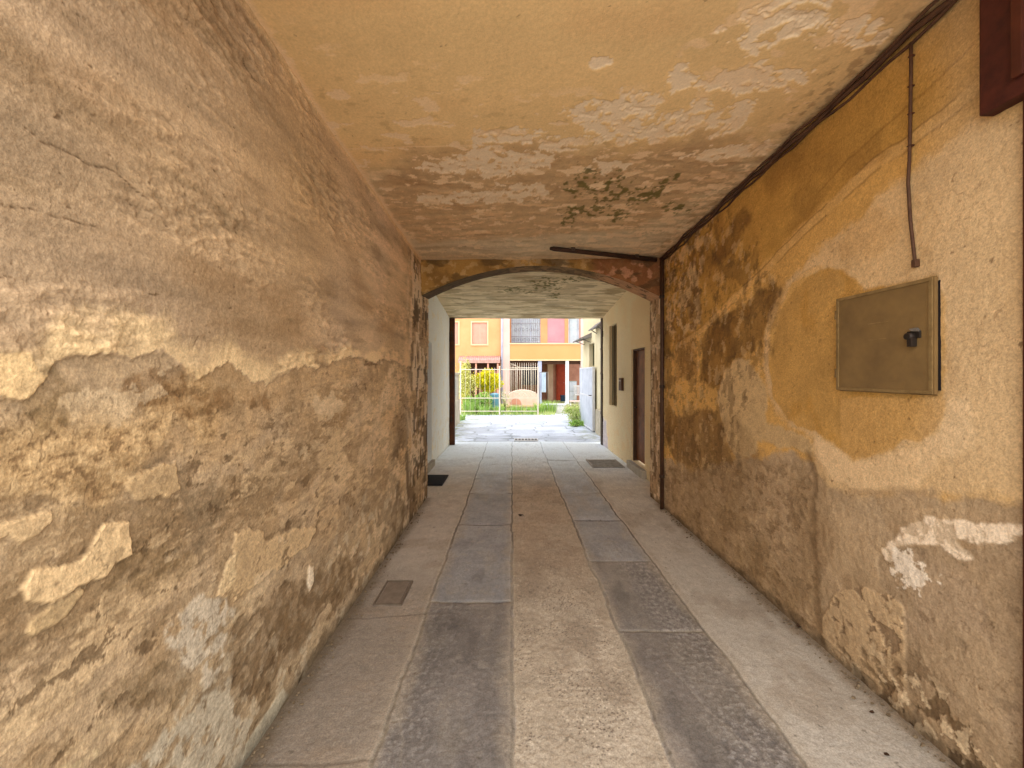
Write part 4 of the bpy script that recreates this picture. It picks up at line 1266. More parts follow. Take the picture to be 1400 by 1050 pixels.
M_pipe = plain('pipe_paint', (84, 56, 36), (60, 38, 26), 12, 0.6, 0.1)
M_bar = plain('bar_iron', (74, 50, 34), (52, 36, 26), 14, 0.75, 0.1)
M_maroon2 = plain('maroon_paint_worn', (84, 38, 22), (60, 24, 15), 9, 0.5)
M_black = plain('black_rubber', (30, 30, 30), (44, 43, 40), 18, 0.8)
M_cov = plain('cover_cement', (134, 120, 104), (112, 99, 85), 14, 0.85, bump=0.0012, bscale=120)
M_covf = plain('cover_rim', (118, 104, 88), (96, 84, 70), 14, 0.8)
M_grate = plain('grate_steel', (168, 162, 150), (132, 124, 112), 12, 0.6, 0.1)
M_white = plain('white_paint', (226, 226, 224), (200, 200, 200), 8, 0.55)
M_leafd = plain('dead_leaf', (70, 48, 30), (50, 34, 22), 40, 0.8)


# =====================================================================================
#                                    THE COURTYARD
# =====================================================================================
def W(px, Y): return (px - VX) / F * Y
def Zp(py, Y): return CAMH + (VY - py) / F * Y


M_orange = plain('orange_render', (220, 160, 112), (208, 144, 96), 0.9, 0.9, bump=0.002)
M_orange2 = plain('deep_orange_render', (216, 150, 98), (210, 142, 90), 0.6, 0.9)
M_pinkw = plain('pinkish_white_render', (206, 180, 170), (196, 168, 158), 1.0, 0.9)
M_creamw = plain('cream_render', (224, 212, 176), (206, 190, 150), 1.2, 0.9, bump=0.002)
M_salmon = plain('salmon_shutter', (216, 160, 140), (208, 150, 130), 2.5, 0.7)
M_pink = plain('pink_shutter', (208, 152, 158), (202, 142, 150), 2.5, 0.7)
M_trim = plain('pale_trim', (214, 190, 150), (202, 178, 140), 3, 0.8)
M_tile = plain('roof_tile', (196, 160, 150), (176, 136, 126), 8, 0.85)
M_darkin = plain('dim_interior', (76, 48, 34), (52, 34, 26), 2.0, 0.9)
M_brick = plain('faded_brick', (164, 118, 98), (140, 96, 80), 3.0, 0.9)
M_reddoor = plain('rust_red_door', (150, 52, 18), (128, 40, 14), 4, 0.55)
M_bluegrey = plain('blue_grey_paint', (172, 178, 202), (156, 162, 188), 4, 0.7)
M_palepil = plain('pale_pillar', (222, 222, 226), (200, 204, 208), 4, 0.7)
M_fence = plain('fence_paint', (216, 204, 186), (198, 186, 168), 6, 0.6)
M_peach = plain('peach_render', (220, 196, 178), (208, 178, 160), 2, 0.9)
M_terra = plain('terracotta', (206, 150, 128), (198, 140, 118), 4, 0.85)
M_bluebin = plain('blue_plastic', (112, 160, 178), (96, 146, 168), 5, 0.5)
M_curtain = plain('white_curtain', (224, 230, 232), (198, 208, 212), 3, 0.8)
M_glassp = plain('pale_glass', (188, 196, 200), (168, 176, 186), 2, 0.2, spec=0.5)
M_whitep = plain('white_panel', (206, 212, 222), (176, 184, 196), 3, 0.6)
M_canopy = plain('canopy_slate', (136, 132, 128), (110, 106, 102), 6, 0.8)
M_oldwall = plain('old_wall_render', (200, 190, 168), (158, 146, 122), 3, 0.9, bump=0.006, bscale=12)
M_navy = plain('navy_plastic', (40, 62, 84), (32, 52, 74), 6, 0.6)
M_greygreen = plain('grey_green_metal', (150, 166, 156), (132, 148, 140), 5, 0.6)
M_cloth = plain('pale_blue_cloth', (206, 218, 228), (182, 198, 214), 6, 0.9)
M_bark = plain('bark', (104, 84, 60), (76, 60, 44), 14, 0.9)
M_soil = plain('garden_soil', (166, 168, 112), (140, 144, 92), 2, 0.95)
M_street = plain('street_ground', (214, 208, 200), (196, 190, 182), 0.4, 0.95)
M_dpipe = plain('dull_pink_pipe', (176, 140, 132), (150, 116, 108), 6, 0.6)
M_forsy = leafy('forsythia_bloom', (246, 234, 34), (230, 220, 30), (180, 190, 50))
M_green = leafy('fresh_green_leaf', (166, 202, 96), (128, 176, 72), (204, 214, 130))
M_pale = leafy('pale_green_leaf', (212, 218, 150), (176, 204, 100), (226, 222, 170))
M_yell = leafy('yellow_green_leaf', (220, 216, 120), (200, 200, 104), (234, 230, 160))
M_grass = leafy('grass_blade', (178, 206, 112), (148, 188, 92), (214, 218, 146))


def house():
    Y = 20.0
    t = thing('house', 'orange rendered house across the courtyard with shuttered windows and a pillared porch', 'house', (0, Y, 0))
    L = lambda x, y, z: (x, y - Y, z)
    # left wing
    zt = 6.4
    xa, xb = -5.5, W(687, Y)
    holes = [(W(620, Y) - 0.35, W(626.5, Y)), (W(645.5, Y), W(666, Y))]
    z0, z1 = Zp(470.5, Y), Zp(441, Y)
    lean = Zp(489, Y)
    wl = MB()
    wl.box(L(xa, Y, 0), L(xb, Y + 0.35, z0)); wl.box(L(xa, Y, z1), L(xb, Y + 0.35, zt))
    xx = [xa] + [v for h in holes for v in h] + [xb]
    for i in range(0, len(xx), 2):
        wl.box(L(xx[i], Y, z0), L(xx[i + 1], Y + 0.35, z1))
    wl.build('wall', M_orange, t)
    for (a, b) in holes:
        w = MB(); k = 0.07
        w.box(L(a - k, Y - 0.03, z0 - k), L(a, Y + 0.05, z1 + k)); w.box(L(b, Y - 0.03, z0 - k), L(b + k, Y + 0.05, z1 + k))
        w.box(L(a, Y - 0.03, z1), L(b, Y + 0.05, z1 + k)); w.box(L(a, Y - 0.05, z0 - k), L(b, Y + 0.05, z0))
        w = w.build('window', M_trim, t)
        s = MB(); mid = (a + b) / 2
        for (u, v) in ((a + 0.004, mid - 0.004), (mid + 0.004, b - 0.004)):
            s.box(L(u, Y + 0.05, z0 + 0.004), L(v, Y + 0.10, z1 - 0.004))
            n = 16
            for j in range(n):
                zz = z0 + 0.05 + j * (z1 - z0 - 0.1) / n
                s.box(L(u + 0.05, Y + 0.035, zz), L(v - 0.05, Y + 0.0495, zz + 0.035))
        s.build('shutter', M_salmon, w)
    # lean-to tiled roof with a dark sheet below for its shade
    a, b = W(628, Y), W(684, Y)
    r = MB(); n = 22
    for i in range(n):
        x = a + (b - a) * (i + 0.5) / n
        r.tube([L(x, Y - 0.002, Zp(487.5, Y)), L(x, Y - 0.55, Zp(494, Y) - 0.02)], 0.05, 8)
    r.box(L(a, Y - 0.55, Zp(496, Y) - 0.02), L(b, Y - 0.004, Zp(494.5, Y)))
    r.build('lean_to_roof', M_tile, t)
    MB().box(L(a + 0.1, Y - 0.03, 0), L(b - 0.06, Y - 0.004, Zp(496.5, Y))).build('porch_shade', M_darkin, t)
    st = MB()
    for px in (633, 652, 668, 681):
        st.box(L(W(px, Y) - 0.04, Y - 0.5, 0), L(W(px, Y) + 0.04, Y - 0.42, Zp(496.5, Y) - 0.02))
    st.build('porch_post', M_terra, t)
    MB().box(L(W(655, Y), Y - 0.2, 0), L(W(683, Y), Y - 0.1, Zp(507, Y))).build('porch_wall', M_brick, t)
    # pilaster
    MB().box(L(W(687, Y), Y - 0.12, 0), L(W(697, Y), Y + 0.3, zt)).build('pilaster', M_pinkw, t)
    MB().box(L(W(793.5, Y), Y - 0.12, 0), L(W(801, Y), Y + 0.3, zt)).build('pilaster', M_pinkw, t)
    MB().tube([L(W(686.2, Y), Y - 0.16, 0), L(W(686.2, Y), Y - 0.16, zt)], 0.045, 8).build('downpipe', M_bluegrey, t)
    # balcony parapet
    xa, xb = W(697, Y), W(793.5, Y)
    MB().box(L(xa, Y - 0.1, Zp(491.5, Y)), L(xb, Y + 0.1, Zp(471, Y))).build('parapet', M_orange2, t)
    c = MB(); c.box(L(xa, Y - 0.14, Zp(471, Y)), L(xb, Y + 0.14, Zp(469.3, Y))); c.box(L(xa, Y - 0.125, Zp(493.2, Y)), L(xb, Y + 0.125, Zp(491.5, Y)))
    c.build('coping', M_trim, t)
    MB().box(L(xa, Y + 0.1, Zp(492.5, Y)), L(xb, Y + 3.2, Zp(490, Y))).build('balcony_floor', M_pinkw, t)
    # upper wall set back
    Yb = Y + 1.1
    uw = MB()
    zb_, zt2 = Zp(490, Y), zt
    ops = [(W(699, Yb), W(739, Yb)), (W(748.5, Yb), W(772, Yb)), (W(777, Yb), W(792, Yb))]
    zh = zb_ + 2.35
    xs = [xa] + [v for o in ops for v in o] + [xb + 0.5]
    for i in range(0, len(xs), 2):
        uw.box(L(xs[i], Yb, zb_), L(xs[i + 1], Yb + 0.3, zt2))
    for (u, v) in ops:
        uw.box(L(u, Yb, zh), L(v, Yb + 0.3, zt2))
    uw.build('upper_wall', M_orange, t)
    # glazed doors with grille
    (u, v) = ops[0]
    w = MB()
    for x in np.linspace(u, v, 4):
        w.box(L(x - 0.035, Yb + 0.05, zb_), L(x + 0.035, Yb + 0.11, zh))
    w.box(L(u, Yb + 0.055, zh - 0.07), L(v, Yb + 0.105, zh)); w.box(L(u, Yb + 0.055, zb_ + 0.9), L(v, Yb + 0.105, zb_ + 0.96))
    w = w.build('glazed_door', M_whitep, t)
    MB().box(L(u, Yb + 0.075, zb_ + 0.002), L(v, Yb + 0.085, zh - 0.002)).build('pane', M_glassp, w)
    g = MB()
    for x in np.linspace(u + 0.05, v - 0.05, 15):
        g.tube([L(x, Yb - 0.06, zb_), L(x, Yb - 0.06, zh - 0.1)], 0.011, 6)
    for z in (0.85, 1.2, 1.9):
        g.box(L(u, Yb - 0.068, zb_ + z), L(v, Yb - 0.052, zb_ + z + 0.025))
    rr = random.Random(3)
    for k in range(14):
        x = u + 0.1 + (v - u - 0.2) * (k + 0.5) / 14; zc0 = zb_ + 1.03 + (k % 2) * 0.55
        g.tube([L(x + 0.055 * math.cos(q / 10 * 6.283), Yb - 0.075, zc0 + 0.08 * math.sin(q / 10 * 6.283)) for q in range(11)], 0.009, 5)
    g.build('window_grille', M_irongrey, t)
    (u, v) = ops[1]
    s = MB(); s.box(L(u, Yb + 0.04, zb_), L(v, Yb + 0.09, zh))
    for j in range(20):
        s.box(L(u + 0.08, Yb + 0.026, zb_ + 0.25 + j * 0.1), L(v - 0.08, Yb + 0.039, zb_ + 0.31 + j * 0.1))
    s.build('shutter', M_pink, t)
    (u, v) = ops[2]
    w = MB(); w.box(L(u, Yb + 0.05, zb_), L(u + 0.06, Yb + 0.1, zh)); w.box(L(v - 0.06, Yb + 0.05, zb_), L(v, Yb + 0.1, zh)); w.box(L(u + 0.06, Yb + 0.05, zh - 0.07), L(v - 0.06, Yb + 0.1, zh))
    w = w.build('glazed_door', M_whitep, t)
    cu = MB(); n = 30
    prof = [(u + 0.06 + (v - u - 0.12) * i / n, Yb + 0.14 - Y + 0.025 * math.sin(i * 1.6)) for i in range(n + 1)]
    cu.prism(prof + [(p[0], p[1] + 0.02) for p in reversed(prof)], zb_ + 0.01, zh - 0.08, 'xy'); cu.build('curtain', M_curtain, w)
    # pillars of the porch
    for px0, px1, mat in ((735.5, 740.5, M_bluegrey), (773, 777.5, M_palepil)):
        p = MB(); p.box(L(W(px0, Y), Y - 0.08, 0), L(W(px1, Y), Y + 0.09, Zp(493.2, Y)), 0.01)
        p.box(L(W(px0, Y) - 0.03, Y - 0.11, 0), L(W(px1, Y) + 0.03, Y + 0.12, 0.12), 0.01)
        p.build('pillar', mat, t)
    # porch interior
    Yi = Y + 3.0
    MB().box(L(xa - 0.2, Yi, 0), L(xb + 0.6, Yi + 0.2, Zp(490, Y))).build('porch_back_wall', M_brick, t)
    MB().box(L(xa, Y + 0.02, 2.02), L(xb, Y + 0.09, Zp(493.2, Y) - 0.001)).build('porch_beam', M_darkin, t)
    MB().box(L(xa - 0.19, Y + 0.3, 0.01), L(xa - 0.02, Yi, 2.2)).build('porch_side_wall', M_brick, t)
    MB().box(L(W(748, Yi), Yi - 0.3, 0), L(W(755.5, Yi), Yi - 0.002, 2.2)).build('porch_pier', plain('beige_pier', (196, 166, 142), (176, 146, 124), 2, 0.9), t)
    d = MB(); d.box(L(W(760.5, Yi), Yi - 0.08, 0), L(W(772.5, Yi), Yi - 0.002, 2.1), 0.01); d.box(L(W(762, Yi), Yi - 0.10, 0.2), L(W(771, Yi), Yi - 0.079, 0.95), 0.01); d.box(L(W(762, Yi), Yi - 0.10, 1.1), L(W(771, Yi), Yi - 0.079, 1.95), 0.01)
    d = d.build('door', M_reddoor, t)
    MB().tube([L(W(770.6, Yi), Yi - 0.1, 1.02), L(W(770.6, Yi), Yi - 0.16, 1.02)], 0.02, 8).build('handle', M_steel, d)
    MB().box(L(W(713, Yi), Yi - 0.05, 0.9), L(W(735, Yi), Yi - 0.002, 2.0)).build('porch_window', M_navy2, t)
    # dark screen of scrolled iron under the balcony
    g = MB()
    for x in np.linspace(xa + 0.05, W(735, Y), 13):
        g.tube([L(x, Y + 0.0, 0.5), L(x, Y + 0.0, Zp(496, Y))], 0.014, 6)
    g.box(L(xa, Y - 0.012, Zp(503.5, Y)), L(W(735, Y), Y + 0.012, Zp(502.4, Y))); g.box(L(xa, Y - 0.012, 0.5), L(W(735, Y), Y + 0.012, 0.54))
    g.tube([L(xa + 0.02, Y - 0.02, Zp(497, Y)), L(xa + 0.30, Y - 0.02, Zp(500, Y)), L(xa + 0.5, Y - 0.02, Zp(502.6, Y))], 0.016, 6)
    g.build('porch_screen', M_fence, t)
    # roof
    rf = MB(); rf.prism([(Y - 0.6 - Y, zt), (Y + 8 - Y, zt), (Y + 3.7 - Y, zt + 1.7)], -6.0, 4.4, 'yz'); rf.build('roof', M_tile, t)
    MB().box(L(-5.5, Y + 4.5, 0), L(4.0, Y + 7.5, zt - 0.01)).build('rear_wall', M_orange, t)


M_irongrey = plain('grey_wrought_iron', (122, 116, 122), (150, 146, 150), 14, 0.6, 0.2)
M_navy2 = plain('dusky_glass', (66, 54, 72), (44, 38, 54), 1.6, 0.25, spec=0.5)


def neighbour():
    t = thing('side_house', 'cream side house along the right of the courtyard with small canopies', 'house', (2.2, 10.5, 0))
    L = lambda x, y, z: (x - 2.2, y - 10.5, z)
    xw = 2.2
    w = MB(); y0, y1, zt = 8.98, 12.25, 5.6
    wy0, wy1, wz0, wz1 = 10.55, 11.25, 1.72, 2.36
    w.box(L(xw, y0, 0), L(xw + 0.35, wy0, zt)); w.box(L(xw, wy1, 0), L(xw + 0.35, y1, zt)); w.box(L(xw, wy0, 0), L(xw + 0.35, wy1, wz0)); w.box(L(xw, wy0, wz1), L(xw + 0.35, wy1, zt))
    w.box(L(xw + 0.35, y1 - 0.3, 0), L(xw + 3.0, y1, zt)); w.box(L(xw + 0.35, y0, 0), L(xw + 3.0, y0 + 0.3, zt))
    w.build('wall', M_creamw, t)
    f = MB()
    f.box(L(xw + 0.10, wy0, wz0), L(xw + 0.16, wy0 + 0.05, wz1)); f.box(L(xw + 0.10, wy1 - 0.05, wz0), L(xw + 0.16, wy1, wz1)); f.box(L(xw + 0.10, wy0 + 0.05, wz0), L(xw + 0.16, wy1 - 0.05, wz0 + 0.05)); f.box(L(xw + 0.10, wy0 + 0.05, wz1 - 0.05), L(xw + 0.16, wy1 - 0.05, wz1)); f.box(L(xw + 0.105, 10.88, wz0 + 0.05), L(xw + 0.155, 10.92, wz1 - 0.05))
    f = f.build('window', M_oldgreen, t)
    MB().box(L(xw + 0.12, wy0 + 0.01, wz0 + 0.01), L(xw + 0.13, wy1 - 0.01, wz1 - 0.01)).build('pane', M_glassd, f)
    # two little pent canopies
    for (ya, yb, z, out) in ((10.9, 12.1, 2.50, 0.34), (9.35, 10.35, 2.66, 0.20)):
        c = MB()
        c.prism([(xw - 2.2, z + 0.16), (xw - out - 2.2, z + 0.0), (xw - out - 2.2, z - 0.03), (xw - 2.2, z + 0.04)], ya - 10.5, yb - 10.5, 'xz')
        c.build('canopy', M_canopy, t)
        for yy in (ya + 0.12, yb - 0.12):
            MB().tube([L(xw - 0.005, yy, z - 0.10), L(xw - out * 0.7, yy, z - 0.015)], 0.012, 6).build('canopy_bracket', M_canopy, t)
    # rough plinth
    pl = MB(); pl.box(L(xw - 0.07, y0 + 0.001, -0.01), L(xw - 0.002, 10.1, 0.62), 0.02); pl.build('plinth', M_oldwall, t)
    MB().box(L(xw - 0.2, y0 - 0.1, zt), L(xw + 3.2, y1 + 0.2, zt + 0.15)).build('roof', M_tile, t)
    # downpipe with collars
    t2 = thing('drain_pipe', 'dull pink downpipe outside the right corner of the passage mouth', 'pipe', (2.05, 8.95, 0))
    MB().tube([(0, 0, 0.0), (0, 0, 5.0)], 0.042, 12).build('tube', M_dpipe, t2)
    for z in (0.6, 1.5, 2.05, 2.6):
        MB().tube([(0, 0, z), (0, 0, z + 0.05)], 0.05, 12).build('collar', M_irondk, t2)
    # white sheet-metal gate leaning on the wall
    t3 = thing('metal_gate', 'white sheet metal gate leaf standing open against the cream house', 'gate', (2.12, 11.2, 0))
    g = MB(); g.box((-0.02, -0.92, 0.06), (0.02, 0.95, 1.66), 0.006); g.build('panel', M_whitep, t3)
    g = MB()
    for a, b in (((-0.035, -0.96, 0.03), (0.03, -0.92, 1.70)), ((-0.035, 0.95, 0.03), (0.03, 0.99, 1.70)), ((-0.035, -0.92, 1.66), (0.03, 0.95, 1.70)), ((-0.035, -0.92, 0.03), (0.03, 0.95, 0.06)), ((-0.03, -0.92, 0.9), (-0.021, 0.95, 0.94))):
        g.box(a, b)
    g.build('frame', M_palepil, t3)
    MB().tube([(-0.03, -0.8, 0.95), (-0.08, -0.8, 0.95), (-0.08, -0.7, 0.95)], 0.012, 6).build('handle', M_iron, t3)


M_oldgreen = plain('olive_window_paint', (112, 108, 74), (92, 88, 60), 6, 0.6)


def yard_things():
    # ---- old low wall on the left with a louvred shutter
    t = thing('garden_wall', 'low crumbling old wall with a grey louvred vent, left side of the courtyard', 'wall', (-1.75, 10.6, 0))
    p = MB()
    p.box((-0.17, -1.75, -0.01), (0.13, 1.7, 0.74), 0.02); p.box((-0.15, -1.72, 0.735), (0.10, 1.68, 1.5), 0.02)
    p.box((-0.18, -1.76, 1.49), (0.14, 1.72, 1.56), 0.015)
    p.build('masonry', M_oldwall, t)
    v = MB(); v.box((0.102, -0.1, 0.86), (0.13, 0.9, 1.44))
    for k in range(9):
        v.box((0.125, -0.06, 0.89 + k * 0.058), (0.155, 0.86, 0.915 + k * 0.058), rot=None)
    v.build('louvre', M_greypale, t)
    # ---- garden fence across the yard
    Yf = 14.5
    def fence(px0, px1, label, top, posts, seed, scroll):
        x0, x1 = W(px0, Yf), W(px1, Yf)
        t = thing('garden_fence', label, 'fence', ((x0 + x1) / 2, Yf, 0))
        X = lambda x: x - (x0 + x1) / 2
        r = MB()
        n = int((x1 - x0) / 0.165)
        for k in range(1, n):
            x = x0 + (x1 - x0) * k / n
            r.tube([(X(x), 0, 0.12), (X(x), 0, top + (0.05 if k % 2 else 0.0))], 0.0055, 6)
        for z in (0.14, 0.62, top - 0.03):
            r.box((X(x0), -0.012, z), (X(x1), 0.012, z + 0.028))
        if scroll:
            for k in range(6):
                cx = x0 + (x1 - x0) * (k + 0.5) / 6
                r.tube([(X(cx) + 0.085 * math.cos(a), 0.0, 0.78 + 0.085 * math.sin(a)) for a in np.linspace(0, 6.283, 12)], 0.008, 5)
        r.build('railing', M_fence, t)
        for (px, w_, h_) in posts:
            q = MB(); x = W(px, Yf)
            q.box((X(x) - w_ / 2, -w_ / 2, 0), (X(x) + w_ / 2, w_ / 2, h_), 0.006); q.box((X(x) - w_ / 2 - 0.012, -w_ / 2 - 0.012, h_), (X(x) + w_ / 2 + 0.012, w_ / 2 + 0.012, h_ + 0.03), 0.006)
            q.build('post', M_fence, t)
        return t
    fence(629.5, 683, 'cream iron garden fence in front of the yellow blooming bush', 1.70, ((629.5, 0.05, 1.95), (683, 0.05, 1.78)), 1, False)
    fence(685, 734, 'cream iron garden fence with a row of rings, before the peach oven', 1.70, ((735.5, 0.05, 1.75),), 2, True)
    # low white kerb wall before the red door
    t = thing('low_wall', 'low white rendered wall in front of the red door, beside the pale pillar', 'wall', (W(758, 15.6), 15.6, 0))
    MB().box((-0.42, -0.09, -0.01), (0.42, 0.09, 0.30), 0.01).build('render', M_white, t)
    MB().box((-0.45, -0.12, 0.30), (0.45, 0.12, 0.345), 0.008).build('coping', M_palepil, t)
    # ---- arched peach oven / planter with dark red mouth
    Yo = 17.2
    x0, x1 = W(694, Yo), W(736, Yo)
    cx = (x0 + x1) / 2
    t = thing('garden_oven', 'low arched peach masonry oven with a terracotta half-round mouth', 'oven', (cx, Yo, 0))
    hw = (x1 - x0) / 2; zt = Zp(533, Yo)
    prof = [(-hw, 0), (-hw, zt * 0.62)] + [(hw * math.cos(a), zt * 0.62 + zt * 0.38 * math.sin(a)) for a in np.linspace(math.pi * 0.94, math.pi * 0.06, 14)] + [(hw, zt * 0.62), (hw, 0)]
    b = MB(); b.prism(prof, -0.4, 0.5, 'xz'); b.build('body', M_peach, t)
    mx = W(705, Yo) - cx; mr = 0.24; mz = Zp(552, Yo)
    b = MB(); b.prism([(mx + mr * math.cos(a), mz + 0.26 * math.sin(a)) for a in np.linspace(math.pi, 0, 14)], -0.43, -0.402, 'xz'); b.build('mouth', M_terra, t)
    b = MB(); b.box((-hw - 0.05, -0.46, mz - 0.1), (hw + 0.05, -0.402, mz - 0.02), 0.01); b.build('ledge', M_trim, t)
    # ---- blue bin
    t = thing('garden_bin', 'pale blue plastic bin in the grass below the yellow bush', 'bin', (W(676.5, 15.6), 15.6, 0))
    n = 16
    b = MB(); b.tube([(0, 0, 0), (0, 0, 0.02), (0, 0, 0.66), (0, 0, 0.70)], [0.15, 0.17, 0.19, 0.20], n); b.build('tub', M_bluebin, t)
    b = MB(); b.tube([(0, 0, 0.70), (0, 0, 0.73), (0, 0, 0.77)], [0.21, 0.205, 0.06], n); b.build('lid', M_bluebin, t)
    # ---- cloth, crates, table, chair in the porch
    t = thing('hanging_cloth', 'white and pale blue cloth hanging beside the blue-grey pillar', 'cloth', (W(743.5, 19.6), 19.6, 0))
    n = 20; w_ = 0.22
    prof = [(-w_ / 2 + w_ * i / n, 0.03 * math.sin(i * 1.3)) for i in range(n + 1)]
    b = MB(); b.prism(prof + [(p[0], p[1] + 0.015) for p in reversed(prof)], 0.62, 1.60, 'xy'); b.build('sheet', M_cloth, t)
    b = MB(); b.tube([(-w_ / 2 - 0.1, 0.0, 1.61), (w_ / 2 + 0.1, 0.0, 1.61)], 0.014, 6); b.tube([(-w_ / 2 - 0.1, 0.0, 0), (-w_ / 2 - 0.1, 0, 1.61)], 0.014, 6); b.tube([(w_ / 2 + 0.1, 0.0, 0), (w_ / 2 + 0.1, 0, 1.61)], 0.014, 6); b.build('rail', M_steel, t)
    t = thing('plastic_crate', 'dark blue crate at the foot of the red door', 'crate', (W(769.5, 22.2), 22.2, 0))
    b = MB(); b.box((-0.12, -0.15, 0.0), (0.12, 0.15, 0.33), 0.01); b.box((-0.135, -0.165, 0.29), (0.135, 0.165, 0.34), 0.006); b.build('crate', M_navy, t)
    t = thing('garden_table', 'white garden table in the right bay of the porch', 'table', (W(786, 18.9), 18.9, 0))
    b = MB(); b.box((-0.27, -0.3, 0.10), (0.27, 0.3, 0.14), 0.006)
    b = MB(); b.box((-0.27, -0.3, 0.20), (0.27, 0.3, 0.24), 0.006); b.build('tabletop', M_pinkw, t)
    for sx in (-0.24, 0.24):
        for sy in (-0.26, 0.26):
            MB().box((sx - 0.015, sy - 0.015, 0), (sx + 0.015, sy + 0.015, 0.199)).build('leg', M_palepil, t)
    t = thing('garden_cupboard', 'grey-green metal cupboard behind the white garden table', 'cupboard', (W(782.5, 21.2), 21.2, 0))
    b = MB(); b.box((-0.20, -0.2, 0.06), (0.20, 0.2, 1.15), 0.01); b.build('body', M_greygreen, t)
    b = MB(); b.box((-0.19, -0.215, 0.62), (0.19, -0.2005, 1.12), 0.004); b.box((-0.19, -0.215, 0.1), (0.19, -0.2005, 0.6), 0.004); b.build('drawer_front', M_whitep, t)
    t = thing('plastic_chair', 'white plastic chair beside the grey-green cupboard', 'chair', (W(790, 20.6), 20.6, 0))
    b = MB(); b.box((-0.2, -0.2, 0.42), (0.2, 0.2, 0.45), 0.01); b.build('seat', M_white, t)
    b = MB()
    for k in range(5): b.box((-0.18 + k * 0.08, 0.18, 0.46), (-0.14 + k * 0.08, 0.2, 0.86))
    b.box((-0.2, 0.175, 0.86), (0.2, 0.205, 0.93), 0.01); b.build('backrest', M_white, t)
    for sx in (-0.17, 0.17):
        for sy in (-0.17, 0.17):
            MB().box((sx - 0.018, sy - 0.018, 0), (sx + 0.018, sy + 0.018, 0.419)).build('leg', M_white, t)


M_greypale = plain('pale_grey_paint', (196, 194, 184), (172, 170, 160), 6, 0.7)


def bush(name, label, cat, c, r, n, mat, size, up=0.3, clumps=14, stems=6, shade=True, narrow=0.5, seed=1):
    random.seed(seed)
    t = thing(name, label, cat, (c[0], c[1], 0))
    cl = []
    for k in range(clumps):
        d = Vector((random.gauss(0, 1), random.gauss(0, 1), random.gauss(0, 1))).normalized() * random.uniform(0.35, 0.85)
        cl.append((Vector((d.x * r[0], d.y * r[1], c[2] + d.z * r[2])), random.uniform(0.22, 0.42), random.uniform(0.7, 1.15)))
    pts = []
    for i in range(n):
        q, s, sh = random.choice(cl)
        d = Vector((random.gauss(0, 1), random.gauss(0, 1), random.gauss(0, 1))).normalized() * (random.random() ** 0.5)
        p = q + Vector((d.x * r[0] * s * 1.6, d.y * r[1] * s * 1.6, d.z * r[2] * s * 1.6))
        if p.z < 0.02: p.z = random.uniform(0.02, 0.1)
        pts.append((p, size, sh))
    leaves('foliage', mat, pts, size, t, up, narrow)
    m = MB()
    for k in range(stems):
        q = random.choice(cl)[0]
        m.tube([Vector((random.uniform(-0.1, 0.1) * r[0], random.uniform(-0.1, 0.1) * r[1], 0)), Vector((q.x * 0.5, q.y * 0.5, q.z * 0.55)), q], [0.016, 0.011, 0.005], 6)
    m.build('stem', M_bark, t)
    return t


def grass_tuft(label, x, y, rad, h, n, mat, seed):
    random.seed(seed)
    t = thing('grass_tuft', label, 'grass', (x, y, 0))
    P = []; Fc = []; C = []
    cols = [np.array(list(c)) for c in mat['cols']]
    for i in range(n):
        a = random.uniform(0, 6.283); r = rad * math.sqrt(random.random())
        bx, by = r * math.cos(a), r * math.sin(a)
        hh = h * random.uniform(0.5, 1.1); lean = Vector((math.cos(a), math.sin(a), 0)) * hh * random.uniform(0.1, 0.5)
        w = 0.012
        s = Vector((-math.sin(a + random.uniform(-1, 1)), math.cos(a), 0)) * w
        b = Vector((bx, by, 0)); m_ = b + lean * 0.35 + Vector((0, 0, hh * 0.6)); tp = b + lean + Vector((0, 0, hh))
        k = len(P); P += [b - s, b + s, m_ + s * 0.8, m_ - s * 0.8, tp]
        Fc += [(k, k + 1, k + 2, k + 3), (k + 3, k + 2, k + 4)]
        f = random.random(); c = (cols[0] * (1 - f) + cols[1] * f) * random.uniform(0.7, 1.2)
        C += [c] * 5
    me = bpy.data.meshes.new('blades'); me.from_pydata([tuple(p) for p in P], [], Fc)
    at_ = me.attributes.new('tint', 'FLOAT_COLOR', 'POINT')
    C4 = np.ones((len(P), 4), np.float32); C4[:, :3] = np.clip(np.array(C), 0, 0.85); at_.data.foreach_set('color', C4.reshape(-1))
    me.materials.append(mat)
    o = bpy.data.objects.new('blades', me); COL.objects.link(o); o.parent = t
    return t


